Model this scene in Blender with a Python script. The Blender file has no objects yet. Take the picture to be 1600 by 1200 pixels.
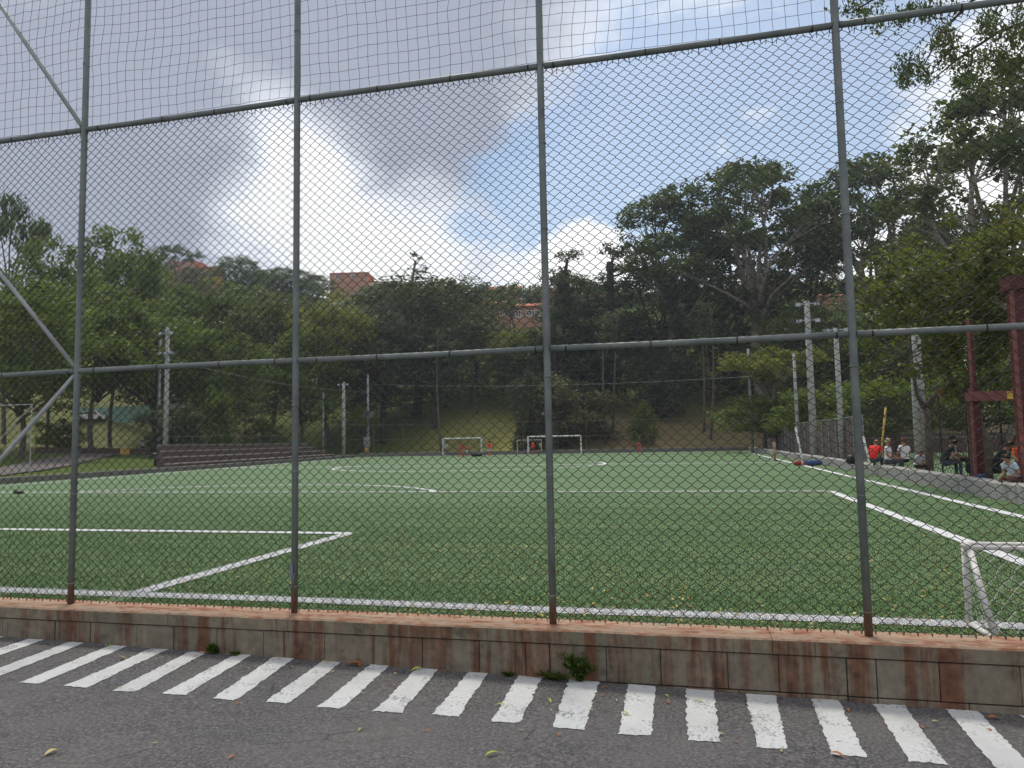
import bpy, math, random
import numpy as np
from mathutils import Vector, Matrix
R = math.radians
rnd = random.Random(7)
scn = bpy.context.scene
C = scn.collection

# ------------------------------------------------------------------ camera
F_PX, PITCH, ROLL, YAW, EYE = 1136.18, 0.07854, -0.0182, 0.23345, 1.64
_cy, _sy = math.cos(YAW), math.sin(YAW)
FWD = Vector((-_sy*math.cos(PITCH), _cy*math.cos(PITCH), math.sin(PITCH)))
_r = Vector((_cy, _sy, 0)); _u = _r.cross(FWD)
RIGHT = math.cos(ROLL)*_r + math.sin(ROLL)*_u
UP = -math.sin(ROLL)*_r + math.cos(ROLL)*_u
EYEP = Vector((0, 0, EYE))
cam_d = bpy.data.cameras.new('camera')
cam = bpy.data.objects.new('camera', cam_d); C.objects.link(cam)
cam_d.sensor_width = 36; cam_d.lens = F_PX/1600*36; cam_d.clip_end = 3000; cam_d.clip_start = 0.05
m = Matrix.Identity(4)
for i in range(3):
    m[i][0] = RIGHT[i]; m[i][1] = UP[i]; m[i][2] = -FWD[i]; m[i][3] = EYEP[i]
cam.matrix_world = m
scn.camera = cam

# ------------------------------------------------------------------ light
SUN_EL, SUN_AZ = R(63), R(-22)       # azimuth measured from +Y, negative = to the left
wd = bpy.data.worlds.new('World'); scn.world = wd; wd.use_nodes = True
wn, wl = wd.node_tree.nodes, wd.node_tree.links
for n in list(wn): wn.remove(n)
def N(nodes, t, **kw):
    n = nodes.new(t)
    for k, v in kw.items(): setattr(n, k, v)
    return n
def sky():
    out = N(wn, 'ShaderNodeOutputWorld'); bg = N(wn, 'ShaderNodeBackground')
    bg.inputs['Strength'].default_value = 0.1
    wl.new(bg.outputs[0], out.inputs[0])
    st = N(wn, 'ShaderNodeTexSky', sky_type='NISHITA', sun_disc=False)
    st.sun_elevation = SUN_EL; st.sun_rotation = SUN_AZ
    st.air_density = 1.0; st.dust_density = 1.2; st.ozone_density = 1.5
    tc = N(wn, 'ShaderNodeTexCoord')
    def math_(op, a, b=None, clamp=False):
        n = N(wn, 'ShaderNodeMath', operation=op, use_clamp=clamp)
        for i, v in enumerate((a, b)):
            if v is None: continue
            if isinstance(v, (int, float)): n.inputs[i].default_value = v
            else: wl.new(v, n.inputs[i])
        return n.outputs[0]
    sep = N(wn, 'ShaderNodeSeparateXYZ'); wl.new(tc.outputs['Generated'], sep.inputs[0])
    den = math_('ADD', math_('MAXIMUM', sep.outputs[2], 0.0), 0.22)
    px = math_('DIVIDE', sep.outputs[0], den); py = math_('DIVIDE', sep.outputs[1], den)
    cmb = N(wn, 'ShaderNodeCombineXYZ'); wl.new(px, cmb.inputs[0]); wl.new(py, cmb.inputs[1])
    def noise(scale, detail, rough, off, dist=0.0):
        ad = N(wn, 'ShaderNodeVectorMath', operation='ADD'); wl.new(cmb.outputs[0], ad.inputs[0]); ad.inputs[1].default_value = off
        n = N(wn, 'ShaderNodeTexNoise'); n.inputs['Scale'].default_value = scale; n.inputs['Detail'].default_value = detail
        n.inputs['Roughness'].default_value = rough; n.inputs['Distortion'].default_value = dist
        wl.new(ad.outputs[0], n.inputs['Vector']); return n.outputs['Fac']
    big = noise(1.5, 7, 0.58, (3.1, 1.7, 0), 0.25)
    fine = noise(5.0, 10, 0.68, (0.3, 5.2, 0), 0.5)
    shade = noise(1.1, 6, 0.55, (7.7, 2.2, 0), 0.3)
    def blob(px_, py_, lo, hi, amp):
        d = FWD + (px_-800)/F_PX*RIGHT - (py_-600)/F_PX*UP; d.normalize()
        dp = N(wn, 'ShaderNodeVectorMath', operation='DOT_PRODUCT'); wl.new(tc.outputs['Generated'], dp.inputs[0]); dp.inputs[1].default_value = d
        mr = N(wn, 'ShaderNodeMapRange', interpolation_type='SMOOTHSTEP'); wl.new(dp.outputs['Value'], mr.inputs[0])
        mr.inputs[1].default_value = math.cos(R(lo)); mr.inputs[2].default_value = math.cos(R(hi))
        mr.inputs[3].default_value = 0; mr.inputs[4].default_value = amp
        return mr.outputs[0]
    cov = math_('ADD', math_('MULTIPLY', big, 0.72), math_('MULTIPLY', fine, 0.48))
    for b in ((1130, 190, 15, 3, -0.19), (800, 300, 7, 1, -0.22), (900, 250, 8, 1, -0.12), (1010, 330, 6, 1, -0.10), (435, 195, 3.5, 0.5, -0.22), (985, 285, 2.6, 0.3, 0.22), (1200, 150, 3, .5, .16), (1400, 170, 12, 2, -0.12), (660, 380, 5, 1, -.10),
              (200, 80, 32, 10, 0.20), (600, 40, 16, 5, 0.10), (920, 395, 5, 1, 0.20), (1480, 180, 7, 2, 0.10)):
        cov = math_('ADD', cov, blob(*b))
    cm = N(wn, 'ShaderNodeMapRange', interpolation_type='SMOOTHSTEP'); wl.new(cov, cm.inputs[0])
    cm.inputs[1].default_value = 0.42; cm.inputs[2].default_value = 0.62; cm.inputs[3].default_value = 0.18
    # thickness -> grey undersides
    th = math_('ADD', math_('MULTIPLY', shade, 0.72), math_('MULTIPLY', fine, 0.46))
    for b in ((150, 60, 28, 8, 0.32), (660, 20, 15, 4, 0.20), (200, 235, 10, 2, 0.24), (650, 235, 8, 1, 0.20), (400, 60, 9, 2, .1), (350, 240, 9, 2, -0.26), (580, 330, 9, 1, -0.20), (500, 190, 6, 1, -0.22), (480, 390, 9, 2, -0.22),
              (930, 385, 9, 2, -0.25), (980, 290, 6, 1, -0.2), (1250, 150, 20, 4, -0.2), (1500, 250, 16, 4, -0.2)):
        th = math_('ADD', th, blob(*b))
    tm = N(wn, 'ShaderNodeMapRange', interpolation_type='SMOOTHSTEP'); wl.new(th, tm.inputs[0])
    tm.inputs[1].default_value = 0.40; tm.inputs[2].default_value = 0.92
    cr = N(wn, 'ShaderNodeValToRGB'); wl.new(tm.outputs[0], cr.inputs[0])
    e = cr.color_ramp.elements
    e[0].position = 0; e[0].color = (1.0, 1.0, 1.0, 1); e[1].position = 1; e[1].color = (0.34, 0.37, 0.455, 1)
    k = cr.color_ramp.elements.new(0.35); k.color = (0.74, 0.77, 0.85, 1)
    sc = N(wn, 'ShaderNodeVectorMath', operation='SCALE'); wl.new(cr.outputs[0], sc.inputs[0]); sc.inputs['Scale'].default_value = 11.5
    ns = N(wn, 'ShaderNodeVectorMath', operation='MULTIPLY'); wl.new(st.outputs[0], ns.inputs[0]); ns.inputs[1].default_value = (1.25, 1.36, 1.36)
    mx = N(wn, 'ShaderNodeMix', data_type='RGBA'); wl.new(cm.outputs[0], mx.inputs[0])
    wl.new(ns.outputs[0], mx.inputs[6]); wl.new(sc.outputs[0], mx.inputs[7])
    wl.new(mx.outputs[2], bg.inputs[0])
sky()
sd = bpy.data.lights.new('sun', 'SUN'); sd.energy = 2.6; sd.angle = R(14); sd.color = (1.0, 0.95, 0.86)
sun = bpy.data.objects.new('sun', sd); C.objects.link(sun)
_sdir = Vector((math.sin(SUN_AZ)*math.cos(SUN_EL), math.cos(SUN_AZ)*math.cos(SUN_EL), math.sin(SUN_EL)))
sun.rotation_euler = _sdir.to_track_quat('Z', 'Y').to_euler(); sun.location = (0, 30, 60)
vs = scn.view_settings; vs.view_transform = 'Standard'; vs.look = 'None'; vs.exposure = 0.0; vs.gamma = 1; vs.use_curve_mapping = False

# ------------------------------------------------------------------ pixel helpers
def ray(px, py): return FWD + (px-800)/F_PX*RIGHT - (py-600)/F_PX*UP
def atz(px, py, z):
    d = ray(px, py); return EYEP + d*((z-EYE)/d.z)
def aty(px, py, Y):
    d = ray(px, py); return EYEP + d*(Y/d.y)
ZF = 0.236
def road_z(x): return -0.045 - 0.018*max(-9, min(9, x))
def sstep(a, b, x):
    t = max(0., min(1., (x-a)/(b-a))); return t*t*(3-2*t)
def hill(x, y):
    s = (y-83) + .25*max(0, -x-60) + .12*max(0, x-20)
    z = 0.15
    if x < -33: z += .045*min(60, -33-x)*sstep(-33, -39, x)
    if s > 0:
        z += (.30*s+.00056*s*s)*sstep(0, 12, s) if s < 112 else .30*112 + 7.0 - .03*(s-112)
        z += (math.sin(x*.11+1)*math.cos(y*.09)+.5*math.sin(x*.23+y*.17))*min(1, s/40)*.9
    return z
def on_ground(px, py):
    d = ray(px, py); t = 6.
    while t < 500:
        p = EYEP + d*t
        if p.z < hill(p.x, p.y): return p
        t += .25
    return EYEP + d*150

# ------------------------------------------------------------------ materials
MATS = {}
class MT:
    """small node-material helper"""
    def __init__(s, name, rough=0.7, spec=0.4, metal=0.0):
        s.m = bpy.data.materials.new(name); s.m.use_nodes = True; MATS[name] = s.m
        s.n = s.m.node_tree.nodes; s.l = s.m.node_tree.links
        s.b = s.n['Principled BSDF']; s.b.inputs['Roughness'].default_value = rough
        s.b.inputs['Specular IOR Level'].default_value = spec; s.b.inputs['Metallic'].default_value = metal
        s.tc = s.n.new('ShaderNodeTexCoord'); s.geo = s.n.new('ShaderNodeNewGeometry')
    def pos(s, sc=(1, 1, 1), world=True, loc=(0, 0, 0)):
        mp = s.n.new('ShaderNodeMapping'); mp.inputs['Scale'].default_value = sc; mp.inputs['Location'].default_value = loc
        s.l.new(s.geo.outputs['Position'] if world else s.tc.outputs['Object'], mp.inputs[0]); return mp.outputs[0]
    def noise(s, scale, detail=4, rough=.55, vec=None, dist=0):
        n = s.n.new('ShaderNodeTexNoise'); n.inputs['Scale'].default_value = scale; n.inputs['Detail'].default_value = detail
        n.inputs['Roughness'].default_value = rough; n.inputs['Distortion'].default_value = dist
        s.l.new(vec if vec else s.pos(), n.inputs['Vector']); return n.outputs['Fac']
    def vor(s, scale, vec=None, feature='F1'):
        n = s.n.new('ShaderNodeTexVoronoi'); n.feature = feature; n.inputs['Scale'].default_value = scale
        s.l.new(vec if vec else s.pos(), n.inputs['Vector']); return n
    def ramp(s, fac, *stops):
        r = s.n.new('ShaderNodeValToRGB'); el = r.color_ramp.elements
        while len(el) < len(stops): el.new(.5)
        for e, (p, c) in zip(el, stops): e.position = p; e.color = (*c, 1) if len(c) == 3 else c
        s.l.new(fac, r.inputs[0]); return r.outputs[0]
    def mix(s, fac, a, b, mode='MIX'):
        x = s.n.new('ShaderNodeMix'); x.data_type = 'RGBA'; x.blend_type = mode
        for sock, v in ((0, fac), (6, a), (7, b)):
            if isinstance(v, (int, float)): x.inputs[sock].default_value = v
            elif isinstance(v, tuple): x.inputs[sock].default_value = (*v, 1)
            else: s.l.new(v, x.inputs[sock])
        return x.outputs[2]
    def mth(s, op, a, b=0., clamp=False):
        x = s.n.new('ShaderNodeMath'); x.operation = op; x.use_clamp = clamp
        for i, v in enumerate((a, b)):
            if isinstance(v, (int, float)): x.inputs[i].default_value = v
            else: s.l.new(v, x.inputs[i])
        return x.outputs[0]
    def rng(s, v, a, b, c=0., d=1.):
        x = s.n.new('ShaderNodeMapRange'); x.interpolation_type = 'SMOOTHSTEP'; s.l.new(v, x.inputs[0])
        for i, k in enumerate((a, b, c, d)): x.inputs[i+1].default_value = k
        return x.outputs[0]
    def color(s, v):
        if isinstance(v, tuple): s.b.inputs['Base Color'].default_value = (*v, 1)
        else: s.l.new(v, s.b.inputs['Base Color'])
        return s
    def rough(s, v): s.l.new(v, s.b.inputs['Roughness']); return s
    def bump(s, h, st=.3, dist=.01):
        x = s.n.new('ShaderNodeBump'); x.inputs['Strength'].default_value = st; x.inputs['Distance'].default_value = dist
        s.l.new(h, x.inputs['Height']); s.l.new(x.outputs[0], s.b.inputs['Normal']); return s
    def attr(s, name):
        a = s.n.new('ShaderNodeAttribute'); a.attribute_name = name; return a.outputs['Fac']
def simple(name, col, rough=.75, var=.25, scale=6., metal=0., spec=.3, world=False):
    t = MT(name, rough, spec, metal)
    v = t.pos(world=world)
    lo = tuple(c*(1-var) for c in col); hi = tuple(min(1, c*(1+var)) for c in col)
    t.color(t.ramp(t.noise(scale, 5, .6, v), (.3, lo), (.7, hi))); return t.m
def mat_asphalt():
    t = MT('asphalt', .8, .4)
    agg = t.vor(60.); ag2 = t.noise(48., 8, .78); big = t.noise(.9, 5, .6); mid = t.noise(7., 5, .65)
    c = t.ramp(ag2, (.34, (.038, .035, .035)), (.5, (.125, .116, .113)), (.64, (.29, .275, .26)))
    c = t.mix(t.rng(big, .38, .68), c, t.mix(.5, c, (.21, .19, .18)))
    c = t.mix(t.rng(mid, .56, .72, 0, .45), c, (.035, .033, .034))
    cr = t.vor(1.1, t.pos((1, 2.4, 1)), 'DISTANCE_TO_EDGE')
    crk = t.mth('MULTIPLY', t.rng(cr.outputs['Distance'], 0., .012, 1, 0), t.rng(t.noise(2.1, 3), .5, .6))
    c = t.mix(t.mth('MULTIPLY', crk, .6), c, (.02, .02, .02))
    # damp shallow puddle patches
    sep = t.n.new('ShaderNodeSeparateXYZ'); t.l.new(t.geo.outputs['Position'], sep.inputs[0])
    wet = None
    for (X, Y, rx, ry) in PUDDLES:
        dx = t.mth('MULTIPLY', t.mth('SUBTRACT', sep.outputs[0], X), 1/rx); dy = t.mth('MULTIPLY', t.mth('SUBTRACT', sep.outputs[1], Y), 1/ry)
        d = t.mth('SUBTRACT', 1., t.mth('SQRT', t.mth('ADD', t.mth('MULTIPLY', dx, dx), t.mth('MULTIPLY', dy, dy))))
        wet = d if wet is None else t.mth('MAXIMUM', wet, d)
    wet = t.rng(t.mth('ADD', wet, t.mth('MULTIPLY', t.mth('SUBTRACT', t.noise(9., 5, .7), .5), 2.2)), .15, .75)
    c = t.mix(t.mth('MULTIPLY', wet, .35), c, (.03, .033, .042))
    t.color(c); t.rough(t.rng(wet, 0, 1, .8, .22))
    h = t.mth('ADD', agg.outputs['Distance'], t.mth('MULTIPLY', ag2, .8))
    t.bump(t.mth('MULTIPLY', h, t.rng(wet, 0, 1, 1, .25)), 1., .014); return t.m
def mat_paint():
    t = MT('road_paint', .7, .3)
    w = t.noise(48., 8, .8); s = t.noise(5., 4, .6)
    c = t.ramp(s, (.3, (.58, .58, .55)), (.7, (.72, .72, .70)))
    c = t.mix(t.rng(t.mth('ADD', w, t.mth('MULTIPLY', t.mth('SUBTRACT', s, .5), .6)), .54, .64, 0, .8), c, (.16, .155, .15))
    c = t.mix(t.rng(t.noise(1.7, 6, .7), .42, .72, 0, .38), c, (.30, .29, .275))
    t.color(c).bump(w, .6, .006); return t.m
def mat_wall(name, base, top_rust):
    t = MT(name, .85, .25)
    n1 = t.noise(14., 6, .65); n2 = t.noise(1.3, 4, .6)
    streak = t.noise(1., 6, .65, t.pos((7.5, 2., .55))); st2 = t.noise(1., 5, .6, t.pos((2.1, 1., .25), loc=(3.7, 0, 0)))
    c = t.ramp(n1, (.3, tuple(v*.72 for v in base)), (.7, tuple(v*1.2 for v in base)))
    c = t.mix(t.rng(n2, .45, .7, 0, .5), c, (.10, .105, .075))
    stain = t.mth('MULTIPLY', t.rng(streak, .42, .58), t.rng(st2, .36, .52))
    c = t.mix(t.mth('MULTIPLY', stain, .92), c, t.ramp(n1, (.35, (.080, .034, .020)), (.7, (.20, .085, .045))))
    drip = t.rng(t.noise(1., 4, .6, t.pos((19., 2., .9), loc=(9, 0, 0))), .62, .72)
    c = t.mix(t.mth('MULTIPLY', drip, .55), c, (.035, .032, .028))
    pale = t.rng(t.noise(1., 4, .6, t.pos((24., 2., 1.1), loc=(1, 0, 4))), .68, .76)
    c = t.mix(t.mth('MULTIPLY', pale, .35), c, (.42, .37, .30))
    mold = t.rng(t.noise(3.1, 6, .7, t.pos(loc=(5, 2, 8))), .56, .70)
    c = t.mix(t.mth('MULTIPLY', mold, .6), c, (.03, .035, .025))
    if top_rust:
        sepn = t.n.new('ShaderNodeSeparateXYZ'); t.l.new(t.geo.outputs['Normal'], sepn.inputs[0])
        up = t.rng(sepn.outputs[2], .25, .8)
        rust = t.ramp(t.noise(1.3, 7, .72, t.pos((4.5, 9, 1))), (.28, (.17, .065, .040)), (.43, (.29, .135, .080)), (.55, (.40, .28, .19)), (.68, (.19, .155, .12)))
        c = t.mix(up, c, rust)
    t.color(c).bump(t.mth('ADD', n1, t.noise(90., 4, .7)), .5, .008); return t.m
def mat_turf():
    t = MT('turf', .75, .25)
    n = t.noise(55., 4, .7); band = t.noise(1., 4, .6, t.pos((.10, 1.3, 1))); big = t.noise(.35, 4, .6)
    c = t.ramp(n, (.3, (.034, .078, .012)), (.55, (.058, .124, .020)), (.75, (.10, .175, .036)))
    c = t.mix(t.rng(big, .4, .7, 0, .35), c, (.035, .080, .020))
    c = t.mix(t.rng(band, .46, .60, 0, .5), c, (.12, .175, .055))
    t.b.inputs['Sheen Weight'].default_value = .24; t.b.inputs['Sheen Roughness'].default_value = .45; t.b.inputs['Sheen Tint'].default_value = (.75, 1, .8, 1)
    t.color(c).bump(n, .7, .02); return t.m
def mat_line():
    t = MT('turf_line', .8, .2); n = t.noise(70., 4, .7)
    t.color(t.ramp(n, (.3, (.48, .48, .49)), (.7, (.76, .76, .77)))).bump(n, .6, .015); return t.m
def mat_terrain():
    t = MT('hillside_grass', .95, .1)
    n = t.noise(1.6, 6, .7); b = t.noise(.07, 4, .6); f = t.noise(7., 4, .7)
    g = t.ramp(f, (.3, (.065, .10, .024)), (.7, (.15, .20, .05)))
    y = t.ramp(f, (.3, (.22, .22, .055)), (.7, (.38, .36, .11)))
    br = t.ramp(f, (.3, (.20, .150, .075)), (.7, (.34, .265, .14)))
    sep = t.n.new('ShaderNodeSeparateXYZ'); t.l.new(t.geo.outputs['Position'], sep.inputs[0])
    dry = t.mth('MULTIPLY', t.rng(sep.outputs[0], -20, -10), t.rng(sep.outputs[1], 104, 94))
    dirt = t.mth('MULTIPLY', t.rng(sep.outputs[0], -56, -64), t.rng(n, .4, .6))
    mid = t.mth('MULTIPLY', t.rng(sep.outputs[0], -38, -29), t.rng(sep.outputs[1], 108, 96))
    c = t.mix(t.mth('MULTIPLY', mid, t.rng(n, .28, .5)), g, y)
    c = t.mix(t.mth('MULTIPLY', dry, t.rng(n, .3, .55, .25, 1.)), c, br)
    c = t.mix(t.mth('MULTIPLY', dirt, .8), c, t.ramp(f, (.3, (.19, .15, .07)), (.7, (.32, .25, .13))))
    t.color(c).bump(t.mth('ADD', n, f), 1., .25); return t.m
def mat_leaf(name, dark, mid, light, trans=.32, accent=None):
    t = MT(name, .55, .3); a = t.attr('tint')
    stops = [(.0, dark), (.5, mid), (.93, light)]
    if accent: stops += [(.955, light), (.965, accent)]
    col = t.ramp(a, *stops)
    t.color(col)
    tr = t.n.new('ShaderNodeBsdfTranslucent'); t.l.new(t.mix(.5, col, (.16, .20, .03)), tr.inputs[0])
    mx = t.n.new('ShaderNodeMixShader'); mx.inputs[0].default_value = trans
    t.l.new(t.b.outputs[0], mx.inputs[1]); t.l.new(tr.outputs[0], mx.inputs[2])
    t.l.new(mx.outputs[0], t.n['Material Output'].inputs[0]); return t.m
def mat_pipe():
    t = MT('galvanised_pipe', .55, .4, .25)
    n = t.noise(5., 5, .6); f = t.noise(45., 4, .7)
    c = t.ramp(n, (.3, (.095, .112, .107)), (.7, (.185, .205, .195)))
    c = t.mix(t.rng(f, .56, .72, 0, .6), c, (.17, .12, .085))
    sep = t.n.new('ShaderNodeSeparateXYZ'); t.l.new(t.geo.outputs['Position'], sep.inputs[0])
    low = t.mth('ADD', t.rng(sep.outputs[2], .75, .32), t.mth('MULTIPLY', t.mth('SUBTRACT', t.noise(8., 4), .5), .8))
    c = t.mix(t.rng(low, .35, .9, 0, .85), c, t.ramp(f, (.3, (.10, .05, .03)), (.7, (.22, .13, .085))))
    t.color(c).bump(f, .2, .003); return t.m
def mat_wire():
    t = MT('fence_wire', .7, .3, .1)
    n = t.noise(3., 4, .6); f = t.noise(60., 3, .6)
    c = t.ramp(t.mth('ADD', t.mth('MULTIPLY', n, .6), t.mth('MULTIPLY', f, .4)), (.40, (.020, .021, .020)), (.56, (.045, .030, .022)), (.68, (.085, .040, .022)))
    t.color(c); return t.m
def mat_concrete(name='concrete', base=(.33, .32, .30)):
    t = MT(name, .9, .2); n = t.noise(5., 6, .65); f = t.noise(40., 4, .7); s = t.noise(1., 4, .6, t.pos((3, 3, .4)))
    c = t.ramp(n, (.3, tuple(v*.75 for v in base)), (.7, tuple(v*1.15 for v in base)))
    c = t.mix(t.rng(s, .5, .68, 0, .55), c, tuple(v*.45 for v in base))
    t.color(c).bump(f, .4, .006); return t.m
def mat_brick():
    t = MT('brick', .9, .2); br = t.n.new('ShaderNodeTexBrick'); t.l.new(t.pos((1, 1, 1), False), br.inputs['Vector'])
    br.inputs['Scale'].default_value = 2.2; br.inputs['Color1'].default_value = (.46, .145, .068, 1); br.inputs['Color2'].default_value = (.55, .20, .10, 1); br.inputs['Mortar'].default_value = (.38, .20, .13, 1)
    c = t.mix(t.rng(t.noise(.6, 4), .4, .7, 0, .4), br.outputs['Color'], (.30, .13, .075)); t.color(c); return t.m
PUDDLES = [(atz(425, 1088, 0).x, atz(425, 1088, 0).y, .22, .12), (atz(330, 1145, 0).x, atz(330, 1145, 0).y, .30, .16), (atz(415, 1150, 0).x, atz(415, 1150, 0).y, .22, .14)]
M = {}
M['asphalt'] = mat_asphalt(); M['paint'] = mat_paint()
M['block'] = mat_wall('concrete_block', (.215, .185, .135), False); M['coping'] = mat_wall('coping', (.22, .185, .13), True)
M['turf'] = mat_turf(); M['line'] = mat_line(); M['terrain'] = mat_terrain()
M['pipe'] = mat_pipe(); M['wire'] = mat_wire(); M['concrete'] = mat_concrete(); M['pole'] = mat_concrete('pole_concrete', (.33, .33, .31))
M['brick'] = mat_brick(); M['rustysteel'] = simple('rusty_steel', (.16, .14, .125), .7, .3, 3., .1); M['oldconcrete'] = mat_concrete('old_concrete', (.17, .16, .15))
M['net'] = simple('net_cord', (.035, .04, .045), .8); M['whitenet'] = simple('white_net_cord', (.6, .62, .6), .8)
M['whitepaint'] = simple('white_paint', (.62, .60, .57), .5, .25, 18.); M['farwhite'] = simple('goal_white', (.62, .63, .62), .5, .1)
M['joint'] = simple('dark_mortar', (.035, .03, .026), .95)
M['brown_brick'] = simple('brown_brick', (.095, .068, .058), .9, .35, 3.); M['edge'] = simple('pale_edge', (.22, .20, .185), .9)
M['path'] = simple('path_asphalt', (.115, .098, .092), .9, .25, 2., world=True)
M['redsteel'] = simple('red_steel', (.075, .017, .017), .5, .25, 3.); M['redlight'] = simple('worn_red_flange', (.19, .065, .058), .6, .35, 9.); M['yellow'] = simple('yellow_paint', (.55, .36, .07), .6)
M['thinsteel'] = simple('thin_steel', (.33, .34, .34), .5, .2, 5., .3)
M['sheet'] = simple('weathered_sheet', (.125, .105, .10), .8, .3, 1.5); M['greencloth'] = simple('green_windscreen', (.13, .22, .17), .9, .2, .8)
M['bark'] = simple('bark', (.10, .085, .07), .95, .4, 4.); M['palebark'] = simple('pale_bark', (.19, .165, .135), .95, .35, 3.); M['darkbark'] = simple('dark_bark', (.05, .042, .035), .95, .4, 4.)
M['roof'] = simple('clay_roof', (.40, .13, .07), .9, .3, 2.); M['glass'] = simple('window_glass', (.03, .035, .045), .15, .2, 2., 0, .6); M['cream'] = simple('cream_render', (.52, .47, .36), .9, .15, 1.); M['white'] = simple('white_trim', (.70, .70, .68), .7, .08)
M['lamp'] = simple('lamp_housing', (.20, .22, .24), .4, .15, 4., .5); M['black'] = simple('black_plastic', (.02, .02, .022), .5)
M['bagblue'] = simple('blue_fabric', (.05, .08, .20), .9); M['bagred'] = simple('red_fabric', (.30, .03, .03), .9); M['greybox'] = simple('grey_box', (.30, .32, .33), .6)
M['leafA'] = mat_leaf('leaf_green', (.034, .064, .010), (.095, .150, .022), (.20, .26, .042), .50)
M['leafB'] = mat_leaf('leaf_eucalypt', (.022, .040, .014), (.060, .090, .028), (.13, .165, .05), .40)
M['leafC'] = mat_leaf('leaf_dark', (.018, .030, .018), (.044, .060, .034), (.088, .11, .052), .32)
M['leafD'] = mat_leaf('leaf_olive', (.026, .036, .014), (.070, .082, .030), (.18, .15, .06), .34)
M['leafF'] = mat_leaf('leaf_flowering', (.035, .055, .015), (.09, .12, .032), (.19, .19, .06), .42, (.32, .09, .03))
M['leafY'] = mat_leaf('leaf_yellow_green', (.05, .07, .010), (.16, .18, .026), (.32, .28, .045), .5)
M['leafR'] = mat_leaf('leaf_near', (.028, .045, .008), (.085, .11, .02), (.22, .21, .04), .45, (.30, .11, .03))
M['litter'] = mat_leaf('fallen_leaf', (.22, .10, .03), (.42, .28, .06), (.62, .52, .16), .15)
M['blade'] = mat_leaf('turf_blade', (.034, .080, .013), (.054, .114, .020), (.088, .155, .036), .2)
M['wblade'] = mat_leaf('white_turf_blade', (.45, .45, .46), (.62, .62, .63), (.8, .8, .8), .1)
for nm, c in dict(skin=(.34, .19, .12), skin_dark=(.20, .11, .07), hair=(.018, .014, .012), brownhair=(.10, .045, .025), red=(.70, .03, .025), grey=(.42, .44, .47), white=(.70, .70, .72), black=(.018, .018, .02), jeans=(.045, .055, .085), beige=(.42, .33, .24), orange=(.75, .13, .03), darkred=(.28, .02, .025), paleblue=(.45, .52, .62), brown=(.12, .06, .045)).items():
    M['c_'+nm] = simple('cloth_'+nm if nm not in ('skin', 'skin_dark', 'hair', 'brownhair') else nm, c, .85, .15, 12.)

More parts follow.
